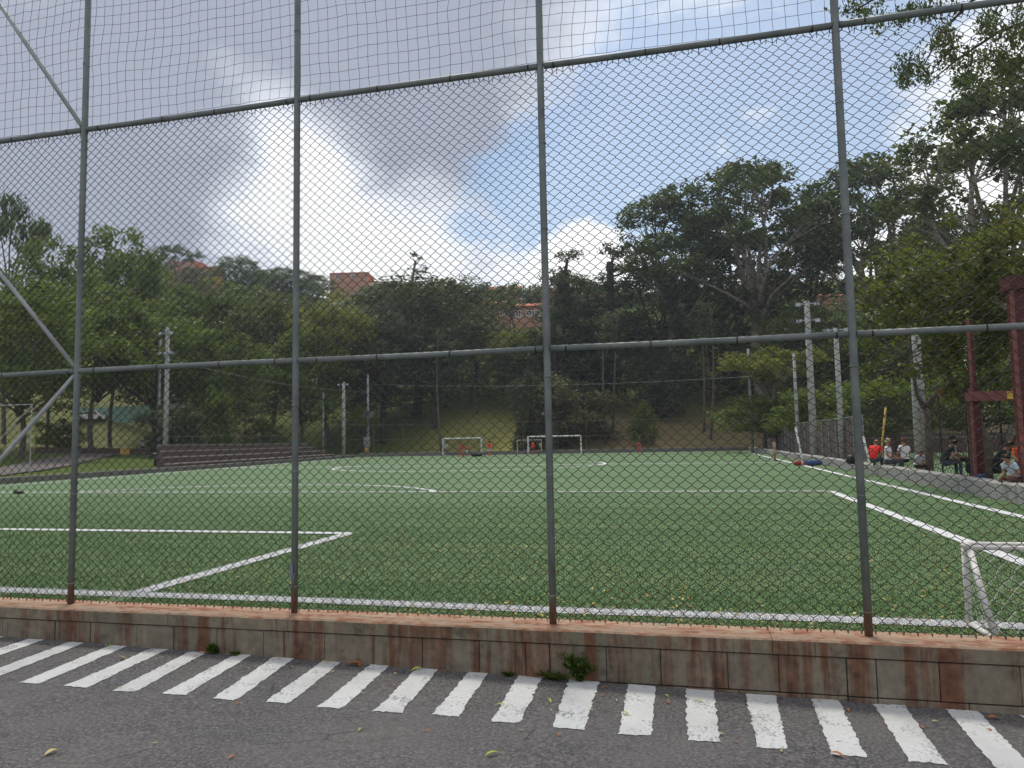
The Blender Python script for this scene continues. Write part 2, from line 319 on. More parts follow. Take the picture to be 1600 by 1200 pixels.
# ------------------------------------------------------------------ mesh helpers
class MB:
    def __init__(s): s.v = []; s.f = []; s.mi = []
    def add(s, vs_, fs, mi=0):
        o = len(s.v); s.v += [tuple(v) for v in vs_]
        s.f += [tuple(o+i for i in f) for f in fs]; s.mi += [mi]*len(fs); return s
    def box(s, a, b, mi=0, bev=0.):
        x0, y0, z0 = a; x1, y1, z1 = b
        if bev:
            e = bev; vs_ = []
            for z, i in ((z0, e), (z0+e, 0), (z1-e, 0), (z1, e)):
                x_0, x_1, y_0, y_1 = x0+i, x1-i, y0+i, y1-i; k = 0 if i else e
                vs_ += [(x_0+k, y_0, z), (x_1-k, y_0, z), (x_1, y_0+k, z), (x_1, y_1-k, z), (x_1-k, y_1, z), (x_0+k, y_1, z), (x_0, y_1-k, z), (x_0, y_0+k, z)]
            fs = [tuple(range(7, -1, -1)), tuple(range(24, 32))]
            for r_ in range(3):
                for i in range(8): fs.append((r_*8+i, r_*8+(i+1) % 8, r_*8+8+(i+1) % 8, r_*8+8+i))
            return s.add(vs_, fs, mi)
        vs_ = [(x0, y0, z0), (x1, y0, z0), (x1, y1, z0), (x0, y1, z0), (x0, y0, z1), (x1, y0, z1), (x1, y1, z1), (x0, y1, z1)]
        return s.add(vs_, [(3, 2, 1, 0), (4, 5, 6, 7), (0, 1, 5, 4), (1, 2, 6, 5), (2, 3, 7, 6), (3, 0, 4, 7)], mi)
    def tube(s, pts, r, n=8, mi=0, cap=True):
        pts = [Vector(p) for p in pts]; rs = r if isinstance(r, (list, tuple)) else [r]*len(pts)
        o = len(s.v); ref = None
        for i, p in enumerate(pts):
            d = (pts[min(i+1, len(pts)-1)]-pts[max(i-1, 0)]).normalized()
            if ref is None: ref = Vector((0, 0, 1)) if abs(d.z) < .9 else Vector((1, 0, 0))
            a = d.cross(ref)
            if a.length < 1e-4: a = d.cross(Vector((.3, 1, .2)))
            a.normalize(); b = a.cross(d).normalized(); ref = -b if False else ref
            for k in range(n):
                w = 2*math.pi*k/n; q = p + (a*math.cos(w)+b*math.sin(w))*rs[i]; s.v.append((q.x, q.y, q.z))
        for i in range(len(pts)-1):
            for k in range(n):
                s.f.append((o+i*n+k, o+(i+1)*n+k, o+(i+1)*n+(k+1) % n, o+i*n+(k+1) % n)); s.mi.append(mi)
        if cap:
            s.f.append(tuple(o+k for k in range(n))); s.f.append(tuple(o+(len(pts)-1)*n+k for k in range(n-1, -1, -1))); s.mi += [mi, mi]
        return s
    def ball(s, c, r, mi=0, nu=8, nv=5, sc=(1, 1, 1)):
        vs_ = []; fs = []
        for j in range(nv+1):
            t = math.pi*j/nv
            for i in range(nu):
                a = 2*math.pi*i/nu; vs_.append((c[0]+r*sc[0]*math.sin(t)*math.cos(a), c[1]+r*sc[1]*math.sin(t)*math.sin(a), c[2]+r*sc[2]*math.cos(t)))
        for j in range(nv):
            for i in range(nu): fs.append((j*nu+i, (j+1)*nu+i, (j+1)*nu+(i+1) % nu, j*nu+(i+1) % nu))
        return s.add(vs_, fs, mi)
    def mesh(s, name, mats, smooth=False):
        me = bpy.data.meshes.new(name); me.from_pydata(s.v, [], s.f)
        for mt in (mats if isinstance(mats, (list, tuple)) else [mats]): me.materials.append(M[mt] if isinstance(mt, str) else mt)
        me.polygons.foreach_set('material_index', s.mi)
        if smooth: me.polygons.foreach_set('use_smooth', [True]*len(s.f))
        me.update(); return me
    def obj(s, name, mats, parent=None, smooth=False): return link(name, s.mesh(name, mats, smooth), parent)
def link(name, me, parent=None, loc=None, kind=None):
    o = bpy.data.objects.new(name, me); C.objects.link(o)
    if parent: o.parent = parent
    if loc is not None: o.location = loc
    if kind: o['kind'] = kind
    return o
def tag(o, label, cat, group=None):
    o['label'] = label; o['category'] = cat
    if group: o['group'] = group
    return o
def thing(name, label, cat, loc=(0, 0, 0), rz=0., group=None):
    o = bpy.data.objects.new(name, None); C.objects.link(o); o.location = loc; o.rotation_euler = (0, 0, rz); o.empty_display_size = .2
    return tag(o, label, cat, group)
def np_mesh(name, V, Fq, mat, tint=None):
    """V (n,3), Fq (m,k) index array"""
    me = bpy.data.meshes.new(name); k = Fq.shape[1]
    me.vertices.add(len(V)); me.vertices.foreach_set('co', np.ascontiguousarray(V, np.float32).ravel())
    me.loops.add(Fq.size); me.loops.foreach_set('vertex_index', np.ascontiguousarray(Fq, np.int32).ravel())
    me.polygons.add(len(Fq)); me.polygons.foreach_set('loop_start', np.arange(0, Fq.size, k, dtype=np.int32))
    me.update(calc_edges=True)
    me.materials.append(M[mat] if isinstance(mat, str) else mat)
    if tint is not None:
        a = me.attributes.new('tint', 'FLOAT', 'POINT'); a.data.foreach_set('value', np.ascontiguousarray(tint, np.float32))
    return me
def leaf_quads(P, D, W, L, rg):
    """rhombic leaves: centres P, axis D, side W (unit), length L"""
    l = L[:, None]
    V = np.stack([P-D*l*.5, P+W*l*.27-D*l*.04, P+D*l*.5, P-W*l*.27-D*l*.04], 1).reshape(-1, 3)
    return V, np.arange(len(P)*4).reshape(-1, 4)
def unit(a): return a/np.maximum(np.linalg.norm(a, axis=1, keepdims=True), 1e-6)
def leaf_cloud(centers, radii, per, size, rg, flat=.75, droop=0.):
    C_ = np.repeat(np.asarray(centers), per, 0); Rr = np.repeat(np.asarray(radii), per)
    n = len(C_); d = unit(rg.normal(size=(n, 3))); rad = rg.random(n)**.45
    off = d*(rad*Rr)[:, None]; off[:, 2] *= flat
    P = C_+off
    nrm = unit(rg.normal(size=(n, 3))*.8 + np.array([0, 0, .9]) + d*.35)
    D = unit(np.cross(nrm, rg.normal(size=(n, 3)))); D[:, 2] -= droop; D = unit(D); W = unit(np.cross(nrm, D))
    L = size*(.6+.8*rg.random(n))
    V, Fq = leaf_quads(P, D, W, L, rg)
    ct = np.repeat(rg.random(len(centers)), per)
    tint = np.clip(.55*ct + .45*rg.random(n), 0, 1)
    return V, Fq, np.repeat(tint, 4)

# ================================================================== SETTING
def struct(o): o['kind'] = 'structure'; return o
# terrain
def build_terrain():
    xs = np.concatenate([np.arange(-320, -60, 8), np.arange(-60, 60, 2.5), np.arange(60, 300, 8)])
    ys = np.concatenate([[5.42], np.arange(8, 78, 5), np.arange(78, 140, 2.0), np.arange(140, 420, 7)])
    V = [(x, y, hill(x, y)) for y in ys for x in xs]; nx = len(xs)
    Fc = [(j*nx+i, j*nx+i+1, (j+1)*nx+i+1, (j+1)*nx+i) for j in range(len(ys)-1) for i in range(nx-1)]
    me = bpy.data.meshes.new('hillside'); me.from_pydata(V, [], Fc); me.materials.append(M['terrain'])
    me.polygons.foreach_set('use_smooth', [True]*len(Fc)); struct(link('hillside', me))
build_terrain()
# road
def build_road():
    xs = list(range(-60, -9, 3))+[x*.5 for x in range(-18, 19)]+list(range(10, 61, 3)); ys = (-40, -10, 0, 3, 4, 5.25)
    V = [(x, y, road_z(x)) for y in ys for x in xs]; nx = len(xs)
    Fc = [(j*nx+i, j*nx+i+1, (j+1)*nx+i+1, (j+1)*nx+i) for j in range(len(ys)-1) for i in range(nx-1)]
    me = bpy.data.meshes.new('road'); me.from_pydata(V, [], Fc); me.materials.append(M['asphalt'])
    road = struct(link('road', me))
    S = []
    def c4(x, y): return (x/4, 900+y/4)
    def c4b(x, y): return (400+x/4, 900+y/4)
    def c4c(x, y): return (800+x/4, 900+y/4)
    def c3(x, y): return (1200+x/3, 800+y/3)
    S += [[c4(690, 435), c4(795, 440), c4(245, 677), c4(125, 668)], [c4(940, 457), c4(1052, 460), c4(540, 700), c4(405, 690)], [c4(1185, 475), c4(1290, 480), c4(850, 725), c4(703, 720)],
          [c4(1480, 487), c4(1583, 490), c4(1155, 748), c4(1012, 740)], [c4b(110, 508), c4b(250, 508), c4(1475, 780), c4(1325, 768)]]
    S += [[c4b(*p) for p in q] for q in ([(445, 515), (555, 523), (205, 800), (58, 788)], [(735, 540), (848, 548), (540, 832), (388, 820)], [(1025, 560), (1152, 572), (905, 857), (740, 848)], [(1345, 582), (1466, 588), (1265, 882), (1102, 868)])]
    S += [[c4c(45, 612), c4c(198, 620), c4c(45, 922), c4b(1472, 912)]] + [[c4c(*p) for p in q] for q in ([(358, 640), (545, 655), (455, 965), (252, 948)], [(727, 670), (900, 678), (868, 1003), (668, 990)], [(1090, 706), (1262, 716), (1300, 1040), (1097, 1030)])]
    S += [[c4c(1460, 738), c3(35, 862), c3(90, 1115), c4c(1535, 1075)], [c3(200, 877), c3(330, 882), c3(462, 1148), c3(303, 1143)], [c3(495, 900), c3(640, 908), c3(838, 1187), c3(662, 1170)]]
    def onroad(p):
        z = 0.
        for _ in range(4): q = atz(p[0], p[1], z); z = road_z(q.x)
        return np.array([q.x, q.y])
    Q = [np.array([onroad(p) for p in q]) for q in S]
    dl = (Q[3]-Q[0])/3; dr = (Q[-1]-Q[-4])/3
    for k in range(1, 10): Q.insert(0, Q[0]-np.array([[.41, 0]]*4) - np.array([[0, 0], [0, 0], [.0, 0], [.0, 0]]))
    for k in range(1, 9): Q.append(Q[-1]+np.array([[.41, 0]]*4))
    rg = np.random.default_rng(3)
    for i, q in enumerate(Q):
        # ragged painted outline
        pts = []
        for a in range(4):
            p0, p1 = q[a], q[(a+1) % 4]; nseg = 9 if a % 2 == 0 else 30
            for s_ in range(nseg):
                t = s_/nseg; p = p0*(1-t)+p1*t
                pts.append(p + rg.normal(size=2)*(.0045 if s_ else .008))
        cx = sum(pts)/len(pts)
        V = [(p[0], p[1], road_z(p[0])+.004) for p in pts]; V.append((cx[0], cx[1], road_z(cx[0])+.0045))
        n = len(pts); Fc = [(k, (k+1) % n, n) for k in range(n)]
        # make faces point up
        a, b, c = (Vector(V[j]) for j in Fc[0])
        if (b-a).cross(c-a).z < 0: Fc = [f[::-1] for f in Fc]
        me = bpy.data.meshes.new('stripe'); me.from_pydata(V, [], Fc); me.materials.append(M['paint']); link('stripe', me, road)
    return road
build_road()

# pitch
XL = [(-26.5, 5.45), (-27.8, 24.6), (-30.5, 47.3), (-34.5, 72.5)]
def left_edge(y):
    for (x0, y0), (x1, y1) in zip(XL, XL[1:]):
        if y <= y1: return x0+(x1-x0)*(y-y0)/(y1-y0)
    return XL[-1][0]
XR = 6.28
def far_y(x): return 72.5+(x+34.5)/40.8*7.0
def build_pitch():
    V = []; Fc = []; ny = 40; nx = 40
    for j in range(ny+1):
        for i in range(nx+1):
            t = j/ny; x0 = left_edge(5.45+t*67); s = i/nx; x = x0+(XR-x0)*s; y1 = far_y(x); y = 5.45+(y1-5.45)*t**1.5
            V.append((x, y, ZF))
    for j in range(ny):
        for i in range(nx): Fc.append((j*(nx+1)+i, j*(nx+1)+i+1, (j+1)*(nx+1)+i+1, (j+1)*(nx+1)+i))
    me = bpy.data.meshes.new('turf_pitch'); me.from_pydata(V, [], Fc); me.materials.append(M['turf'])
    pitch = struct(link('turf_pitch', me))
    def strip(name, pts, w, closed=False, zo=.005):
        mb = MB(); pts = [Vector((p[0], p[1], 0)) for p in pts]; L = []
        for i, p in enumerate(pts):
            d = (pts[min(i+1, len(pts)-1)]-pts[max(i-1, 0)]).normalized(); n = Vector((-d.y, d.x, 0))*w/2
            L += [(p.x+n.x, p.y+n.y, ZF+zo), (p.x-n.x, p.y-n.y, ZF+zo)]
        mb.add(L, [(2*i, 2*i+1, 2*i+3, 2*i+2) for i in range(len(pts)-1)]); return mb.obj(name, 'line', pitch)
    W = .20
    DN = 6.077
    def seg(a, b, n=24): return [(a[0]+(b[0]-a[0])*i/n, a[1]+(b[1]-a[1])*i/n) for i in range(n+1)]
    strip('goal_line', [(x, y+.02*math.sin(x*1.3)) for x, y in seg((-26, DN), (5.4, DN), 60)], W)
    strip('touchline', seg((5.354, DN), (5.354, 74)), W, zo=.009)
    strip('goal_area_line', seg((-5.224, DN), (-5.224, 10.66)), W, zo=.009); strip('goal_area_line', seg((-20.5, 10.6), (-5.18, 10.66)), W, zo=.013); strip('goal_area_line', seg((-20.4, DN), (-20.4, 10.6)), W, zo=.009)
    strip('penalty_area_line', seg((3.468, DN), (3.468, 19.8)), W, zo=.009); strip('penalty_area_line', seg((-27, 19.75), (3.5, 19.8)), W, zo=.013)
    strip('penalty_arc', [(-13.2+7.14*math.cos(a), 16.26+7.14*math.sin(a)) for a in [R(30)+R(120)*i/40 for i in range(41)]], W, zo=.017)
    strip('halfway_line', seg((left_edge(42)+.6, 42), (5.354, 42)), .26)
    strip('centre_circle', [(-12.6+8*math.cos(a), 42+8*math.sin(a)) for a in [2*math.pi*i/64 for i in range(65)]], .26, zo=.013)
    strip('far_penalty_line', seg((-29, 60), (1.5, 62)), .3); strip('far_goal_line', seg((-33, 71.6), (5.3, 77.8)), .3, zo=.009)
    strip('left_touchline', [(left_edge(y)+1.2, y) for y in [6+i*3 for i in range(22)]], .22, zo=.009)
    # fibres of the artificial turf near the fence
    rg = np.random.default_rng(5)
    def blades(n, xr, yr, name, mat, keep, h):
        x = xr[0]+(xr[1]-xr[0])*rg.random(n); y = yr[0]+(yr[1]-yr[0])*rg.random(n)**1.6
        k = keep(x, y); x = x[k]; y = y[k]; n = len(x)
        a = rg.random(n)*6.283; hh = h*(.5+rg.random(n)); w = .0035+.003*rg.random(n); w = w*.8*(1+.05*(y-5.5))
        B = np.stack([x, y, np.full(n, ZF)], 1); S = np.stack([np.cos(a), np.sin(a), 0*a], 1)*w[:, None]
        T = B+np.stack([rg.normal(size=n)*.55*hh, rg.normal(size=n)*.55*hh, hh], 1)
        V = np.stack([B-S, B+S, T], 1).reshape(-1, 3)
        me = np_mesh(name, V, np.arange(3*n).reshape(-1, 3), mat, np.repeat(rg.random(n), 3)); return link(name, me, pitch, kind='stuff')
    def online(x, y):
        w = .10
        return (np.abs(y-DN-.02*np.sin(x*1.3)) < w) | ((np.abs(x+5.224) < w) & (y < 10.7)) | ((np.abs(x-3.468) < w) & (y < 19.8)) | ((np.abs(y-10.63) < w) & (x < -5.2)) | (np.abs(x-5.354) < w)
    blades(620000, (-20, 6.2), (5.46, 24), 'turf_fibres', 'blade', lambda x, y: (~online(x, y)) & (x > -1.1*y-1.5) & (x < .62*y+.2) & (rg.random(len(x)) < np.clip(1.25-(y-5.5)/14., 0, 1)**1.5), .016)
    blades(150000, (-9, 4), (DN-.10, DN+.10), 'white_turf_fibres', 'wblade', lambda x, y: online(x, y) & (rg.random(len(x)) < .16), .020)
    blades(700000, (-5.33, -5.11), (DN, 10.7), 'white_turf_fibres', 'wblade', lambda x, y: online(x, y) & (rg.random(len(x)) < .008), .020)
    return pitch
pitch = build_pitch()
# scattered leaves on the pitch (nobody could count them)
def build_litter():
    rg = np.random.default_rng(11); n = 15000
    y = 5.7+30*rg.random(n)**1.45; x = -1.05*y-1+(1.70*y+3)*rg.random(n)**.75; k = (x < 6.2) & (x > -26)
    dens = np.where(x < -5, .4, 1.)*np.clip(.5+.9*(np.sin(x*1.1+2*np.sin(y*.6))*np.sin(y*.9+1.3*np.sin(x*.5))), .12, 1); k &= rg.random(n) < dens; x, y = x[k], y[k]; n = len(x)
    P = np.stack([x, y, ZF+.016+.014*rg.random(n)], 1); a = rg.random(n)*6.283
    D = unit(np.stack([np.cos(a), np.sin(a), .35*rg.normal(size=n)], 1)); W = unit(np.stack([-np.sin(a), np.cos(a), .5*rg.normal(size=n)], 1))
    V, Fq = leaf_quads(P, D, W, .018+.028*rg.random(n)**1.5, rg)
    o = link('fallen_leaves', np_mesh('fallen_leaves', V, Fq, 'litter', np.repeat(rg.random(n), 4)), kind='stuff'); tag(o, 'yellow fallen leaves scattered over the green pitch', 'leaves')
build_litter()

# ================================================================== WALL AND FENCE
POSTX = [-13.62+2.105*i for i in range(4)] + [-5.2025, -3.0709, -.9907, 1.1235, 3.23, 5.335, 7.44, 9.545]
FD, ZB, ZM, ZT, ZTOP = 5.3195, .3163, 2.3261, 4.5213, 7.4
WF, WB = 5.165, 5.44          # wall front / back faces
def build_wall():
    w = thing('retaining_wall', 'low rust-stained concrete block wall below the chain-link fence', 'wall', (0, 5.3, 0))
    def ob(name, mb, mat): o = mb.obj(name, mat); o.parent = w; o.matrix_parent_inverse = Matrix.Translation((0, -5.3, 0)); return o
    ob('mortar_core', MB().box((-24, WF+.012, -.8), (22, WB-.01, ZB-.085)), 'joint')
    rg = random.Random(4)
    x = -24.
    while x < 22:
        L = rg.choice((1.9, 2.3, 2.7)); x1 = min(22, x+L)
        mb = MB(); n = 10
        # slightly wavy worn coping
        V = []
        for i in range(n+1):
            xx = x+.0015+(x1-x-.003)*i/n; a = rg.uniform(-.003, .003); b = rg.uniform(-.004, .002)
            V += [(xx, WF-.012+a, ZB-.098), (xx, WF-.014+a, ZB-.012+b), (xx, WF-.002+a, ZB+b), (xx, WB, ZB+.002), (xx, WB, ZB-.098)]
        Fc = [(i*5+k, i*5+5+k, i*5+5+(k+1) % 5, i*5+(k+1) % 5) for i in range(n) for k in range(5)] + [(4, 3, 2, 1, 0), tuple(n*5+k for k in range(5))]
        mb.add(V, Fc); ob('coping', mb, 'coping'); x = x1
    # courses of blocks, a narrow pier block under each post
    def course(z0, z1, off):
        edges = []; xs = [-24]
        px = [p-.02 for p in POSTX if -24 < p < 22]
        x = -24.; out = []
        for p in px+[22.]:
            a = p-.155 if p < 22 else 22.
            gap = a-x; n = max(1, round(gap/.385)); r_ = [x+gap*i/n+(rg.uniform(-.04, .04)+off if 0 < i < n else 0) for i in range(n+1)]
            out += [(r_[i], r_[i+1], 0) for i in range(n)]
            if p < 22: out.append((a, p+.02, 1)); x = p+.02
        for a, b, pier in out:
            j = .004 if not pier else .007; d = rg.uniform(-.004, .004)
            zz0 = -.55 if pier and off else z0
            ob('block', MB().box((a+j*.5, WF+d-(.004 if pier else 0), z0), (b-j*.5, WF+.11, z1), 0, .004), 'block')
    course(-.026, ZB-.108, 0.); course(-.21, -.034, .12); course(-.42, -.218, 0.)
build_wall()
def place_shift(o, w, off):
    o.parent = w; o.matrix_parent_inverse = Matrix.Translation(off)
def build_fence():
    fz = thing('chain_link_fence', 'tall rusty chain-link fence with steel pipe posts and rails on low wall', 'fence', (0, FD, ZB))
    off = (0, -FD, -ZB)
    def ob(name, mb, mat, smooth=True, kind=None):
        o = mb.obj(name, mat, None, smooth); place_shift(o, fz, off)
        if kind: o['kind'] = kind
        return o
    rg = random.Random(8)
    for x in POSTX:
        ob('post', MB().tube([(x, FD, ZB-.1), (x, FD, 2.), (x+rg.uniform(-.006, .006), FD, 4.5), (x, FD, ZTOP)], .0265, 14), 'pipe')
        for z in (.46, 1.33, 2.0, 3.15, 3.9, 5.2, 6.1):
            z += rg.uniform(-.12, .12); ob('tie_ring', MB().tube([(x, FD, z), (x, FD, z+.016)], .0282, 12), 'pipe')
    for a, b in zip(POSTX, POSTX[1:]):
        for nm, z, r_ in (('mid_rail', ZM, .023), ('top_rail', ZT, .024), ('upper_rail', ZTOP-.03, .023)):
            s = rg.uniform(-.008, .004)
            ob(nm, MB().tube([(a+.026, FD, z), (a*.66+b*.34, FD, z+s), (a*.34+b*.66, FD, z+s), (b-.026, FD, z)], r_, 12), 'pipe')
            for t in (.07, .36, .64, .93): 
                xx = a+(b-a)*(t+rg.uniform(-.03, .03)); ob('tie_ring', MB().tube([(xx, FD, z+s*.8), (xx+.01, FD, z+s*.8)], r_+.0018, 10), 'wire')
    xb, xa = POSTX[4], POSTX[3]
    for z0, z1 in ((ZM, ZT), (ZM, ZB+.05), (ZT, ZTOP-.1)):
        ob('brace', MB().tube([(xb-.03, FD, z0+(.04 if z1 > z0 else -.04)), (xa+.03, FD, z1)], .019, 10), 'thinsteel')
    # woven wire: zig-zag pickets, each interlocking with the next
    def bay_mesh(wd, z0, z1, seed):
        r2 = np.random.default_rng(seed); nc = 50; nrow = int((z1-z0)/.0372); hw = wd/nc; hh = (z1-z0)/nrow
        VV = []; FF = []; o = 0; rad = .0029
        prof = [(0., 0.), (.15, .035), (.5, .5), (.85, .965)]
        zz = np.arange(nrow+1)
        bx = np.cumsum(r2.normal(size=(nc+1, nrow+1))*.0003, 1); bx -= bx.mean(1, keepdims=True); bx = np.clip(bx, -.006, .006)
        bz = .004*np.sin(np.linspace(0, 9, nc+1))[:, None]*np.sin(np.linspace(0, 3.14, nrow+1))[None, :]
        for k in range(nc):
            pts = []
            for j in range(nrow):
                up = (j+k) % 2 == 0
                for t, s in prof:
                    s_ = s if up else 1-s
                    cl, crr = k, k+1
                    xo = bx[cl, j]*(1-s_)+bx[crr, j]*s_
                    x = (k+s_)*hw*1. + xo + (.0016 if s_ < .5 else -.0016)*0
                    y = .0026*(1 if (up) else -1)*math.sin(t*math.pi*2)
                    pts.append((x, y, z0+(j+t)*hh+bz[k, j]))
            up = (nrow+k) % 2 == 0
            pts.append(((k+(0 if up else 1))*hw, 0, z1))
            p = np.array(pts); n = len(p)
            d = np.gradient(p, axis=0); d = unit(d); a = unit(np.cross(d, np.array([0, 1., 0]))); b = np.cross(a, d)
            ring = np.stack([p+rad*(a*math.cos(w)+b*math.sin(w)) for w in (0.5, 2.6, 4.7)], 1).reshape(-1, 3)
            i = np.arange(n-1)[:, None]*3; kk = np.arange(3)[None, :]; kn = (kk+1) % 3
            FF.append((np.stack([i+kk, i+3+kk, i+3+kn, i+kn], -1)+o).reshape(-1, 4)); VV.append(ring); o += len(ring)
        return np_mesh('wire_mesh', np.concatenate(VV), np.concatenate(FF), 'wire')
    wd = 2.1
    variants = [bay_mesh(wd, ZB+.025, ZT-.035, s) for s in (1, 2)]
    kn = MB()
    for i in range(25):
        x = wd*(i+.5)/25
        kn.tube([(x-.006, 0, ZB+.034), (x, -.004, ZB+.012), (x+.006, .003, ZB+.034)], .0035, 5)
        for q in range(2):
            xx = x+.042*q
            kn.tube([(xx, 0, ZT-.04), (xx+rg.uniform(-.012, .012), -.004, ZT-.022), (xx+rg.uniform(-.02, .02), .004, ZT-.05-rg.random()*.03)], .0028, 4)
    knm = kn.mesh('knuckles', 'wire')
    for i, (a, b) in enumerate(zip(POSTX, POSTX[1:])):
        o = link('wire_mesh', variants[i % 2], fz, kind='stuff'); o.location = (a, 0.0, -ZB); o.scale = ((b-a)/wd, 1, 1)
        k = link('knuckle', knm, o, kind='stuff')
        for z in (ZB+.10, 1.4, ZM-.05, 3.3, ZT-.03):   # line wires
            pass
    # bent strip tied to the second post
    ob('tie_strip', MB().box((POSTX[5]-.028, FD-.034, .60), (POSTX[5]+.002, FD-.031, .70)).tube([(POSTX[5]-.02, FD-.033, .50), (POSTX[5]+.02, FD-.034, .63)], .006, 5), 'lamp', False)
    # loop of square ball-stop netting above the top rail
    nt = thing('ball_stop_net', 'dark square-mesh netting stretched above the fence top rail', 'net', (0, FD, ZT))
    r2 = np.random.default_rng(6); pitch_ = .0895
    X0, X1 = POSTX[0], POSTX[-1]; nx = int((X1-X0)/pitch_); nz = 31
    gx, gz = np.meshgrid(np.arange(nx+1), np.arange(nz+1), indexing='ij')
    X = X0+gx*pitch_; Z = ZT+.03+gz*.0925
    cell = (X+5.2)/2.11; ph = (cell-np.floor(cell))
    sag = -.022*np.sin(ph*math.pi)*(1-gz/nz*.3)+.006*np.sin(X*5.1+gz*.3)+.004*np.sin(X*11+gz*.8)
    Zs = Z+sag*np.minimum(1, gz/3.)+r2.normal(size=Z.shape)*.0025; Xs = X+.012*np.sin(gz*.33+X*1.7)+.006*np.sin(gz*.9+X*4)+r2.normal(size=Z.shape)*.0025
    Ys = .015*np.sin(X*2.2+gz*.4)
    P = np.stack([Xs, Ys, Zs-ZT], -1)
    def strands(P):
        VV = []; FF = []; o = 0
        for line in P:
            d = unit(np.gradient(line, axis=0)); a = unit(np.cross(d, np.array([0, 1., 0]))); b = np.cross(a, d); n = len(line)
            ring = np.stack([line+.0019*(a*math.cos(w)+b*math.sin(w)) for w in (.5, 2.6, 4.7)], 1).reshape(-1, 3)
            i = np.arange(n-1)[:, None]*3; kk = np.arange(3)[None, :]; kn_ = (kk+1) % 3
            FF.append((np.stack([i+kk, i+3+kk, i+3+kn_, i+kn_], -1)+o).reshape(-1, 4)); VV.append(ring); o += len(ring)
        return np.concatenate(VV), np.concatenate(FF)
    V, Fq = strands(P); link('vertical_cords', np_mesh('vertical_cords', V, Fq, 'net'), nt, kind='stuff')
    V, Fq = strands(P.transpose(1, 0, 2)); link('horizontal_cords', np_mesh('horizontal_cords', V, Fq, 'net'), nt, kind='stuff')
build_fence()

# weeds at the wall foot, single leaves on the road
def plant(px, py, h, n, spread, label, seed, leaf=.05, mat='leafA'):
    z = 0.
    for _ in range(4): q = atz(px, py, z); z = road_z(q.x)
    y = min(q.y, WF-.02); q = Vector((q.x, y, road_z(q.x)))
    t = thing('weed', label, 'weed', q, 0, 'weeds at the wall foot'); rg = np.random.default_rng(seed); st = MB(); cs = []; rs = []
    Ps = []; Ds = []; Ws = []; Ls = []
    for i in range(n):
        a = rg.uniform(0, 6.28); s = rg.uniform(.2, 1)*spread; hh = h*rg.uniform(.5, 1.)
        tip = Vector((s*math.cos(a), -abs(s*.7*math.sin(a))*.8, hh)); mid = tip*.5+Vector((0, 0, hh*.2)); st.tube([(tip.x*.1, tip.y*.1, 0), mid, tip], [.003, .0025, .001], 4)
        for k in range(12):
            f = .12+.88*k/11; p = mid*(1-f)*0 + (mid*(1-abs(2*f-1)) if f < .5 else mid*(2-2*f)+tip*(2*f-1)); b = rg.normal(size=3); b[2] = abs(b[2])*.6; b /= np.linalg.norm(b)
            Ps.append(np.array(p)+b*leaf*.4); Ds.append(b); w = np.cross(b, rg.normal(size=3)); Ws.append(w/np.linalg.norm(w)*1.3); Ls.append(leaf*rg.uniform(.6, 1.2))
    st.obj('stem', 'leafA', t)
    V, Fq = leaf_quads(np.array(Ps), np.array(Ds), np.array(Ws), np.array(Ls), rg); V[:, 2] = np.maximum(V[:, 2], .004); V[:, 1] = np.minimum(V[:, 1], WF-.006-q.y)
    link('leaf', np_mesh('leaf', V, Fq, mat, np.repeat(rg.random(len(Ps))*.6, 4)), t, kind='stuff')
plant(337, 1021, .065, 9, .06, 'small leafy weed at the wall foot near the left posts', 1)
plant(908, 1060, .19, 30, .17, 'tall green weed with upright leaves sprouting at the wall foot', 2, .038)
plant(866, 1058, .06, 22, .16, 'low creeping weed hugging the wall foot left of the tall weed', 3, .026)
plant(372, 1022, .02, 8, .07, 'tiny moss-like weed beside the small leafy weed', 5, .03)
plant(800, 1050, .03, 8, .05, 'tiny weed at the wall foot below a painted stripe end', 6, .025)
LEAFPX = [(172, 1008, .05, 1), (176, 1009, .07, 2), (62, 1043, .05, 0), (156, 1025, .03, 1), (186, 1033, .03, 1), (146, 1035, .04, 1), (190, 1030, .08, 1), (317, 1021, .08, 0), (305, 1027, .05, 0), (22, 1030, .05, 2), (188, 1077, .05, 2), (344, 1101, .03, 2), (372, 1101, .05, 0),
          (80, 1178, .10, 1), (362, 1185, .06, 0), (242, 1163, .04, 1), (436, 1031, .06, 1), (455, 1044, .07, 0), (522, 1030, .08, 2), (565, 1033, .16, 0), (573, 1031, .10, 0), (521, 1051, .05, 1), (483, 1031, .04, 0), (658, 1042, .12, 2), (618, 1054, .05, 1), (616, 1072, .04, 0), (565, 1085, .06, 2), (691, 1050, .06, 0),
          (563, 1142, .07, 2), (667, 1144, .05, 0), (769, 1181, .12, 2), (728, 1106, .04, 0), (747, 1092, .03, 1), (782, 1103, .09, 2), (859, 1097, .10, 2), (860, 1111, .05, 1), (945, 1075, .05, 0), (942, 1088, .05, 0), (923, 1111, .05, 1), (977, 1117, .10, 2), (1041, 1089, .06, 2), (1044, 1099, .07, 0), (1091, 1107, .04, 1),
          (874, 1150, .05, 0), (814, 1143, .04, 1), (1151, 1161, .05, 0), (1127, 1149, .05, 1), (1092, 1097, .07, 2), (963, 1096, .04, 1), (1277, 1090, .08, 1), (1325, 1111, .06, 0), (1440, 1138, .06, 0), (1308, 1182, .10, 0), (1221, 1175, .06, 1), (1553, 1124, .11, 0), (1546, 1142, .06, 0), (1461, 1129, .05, 1), (1250, 1100, .03, 0)]
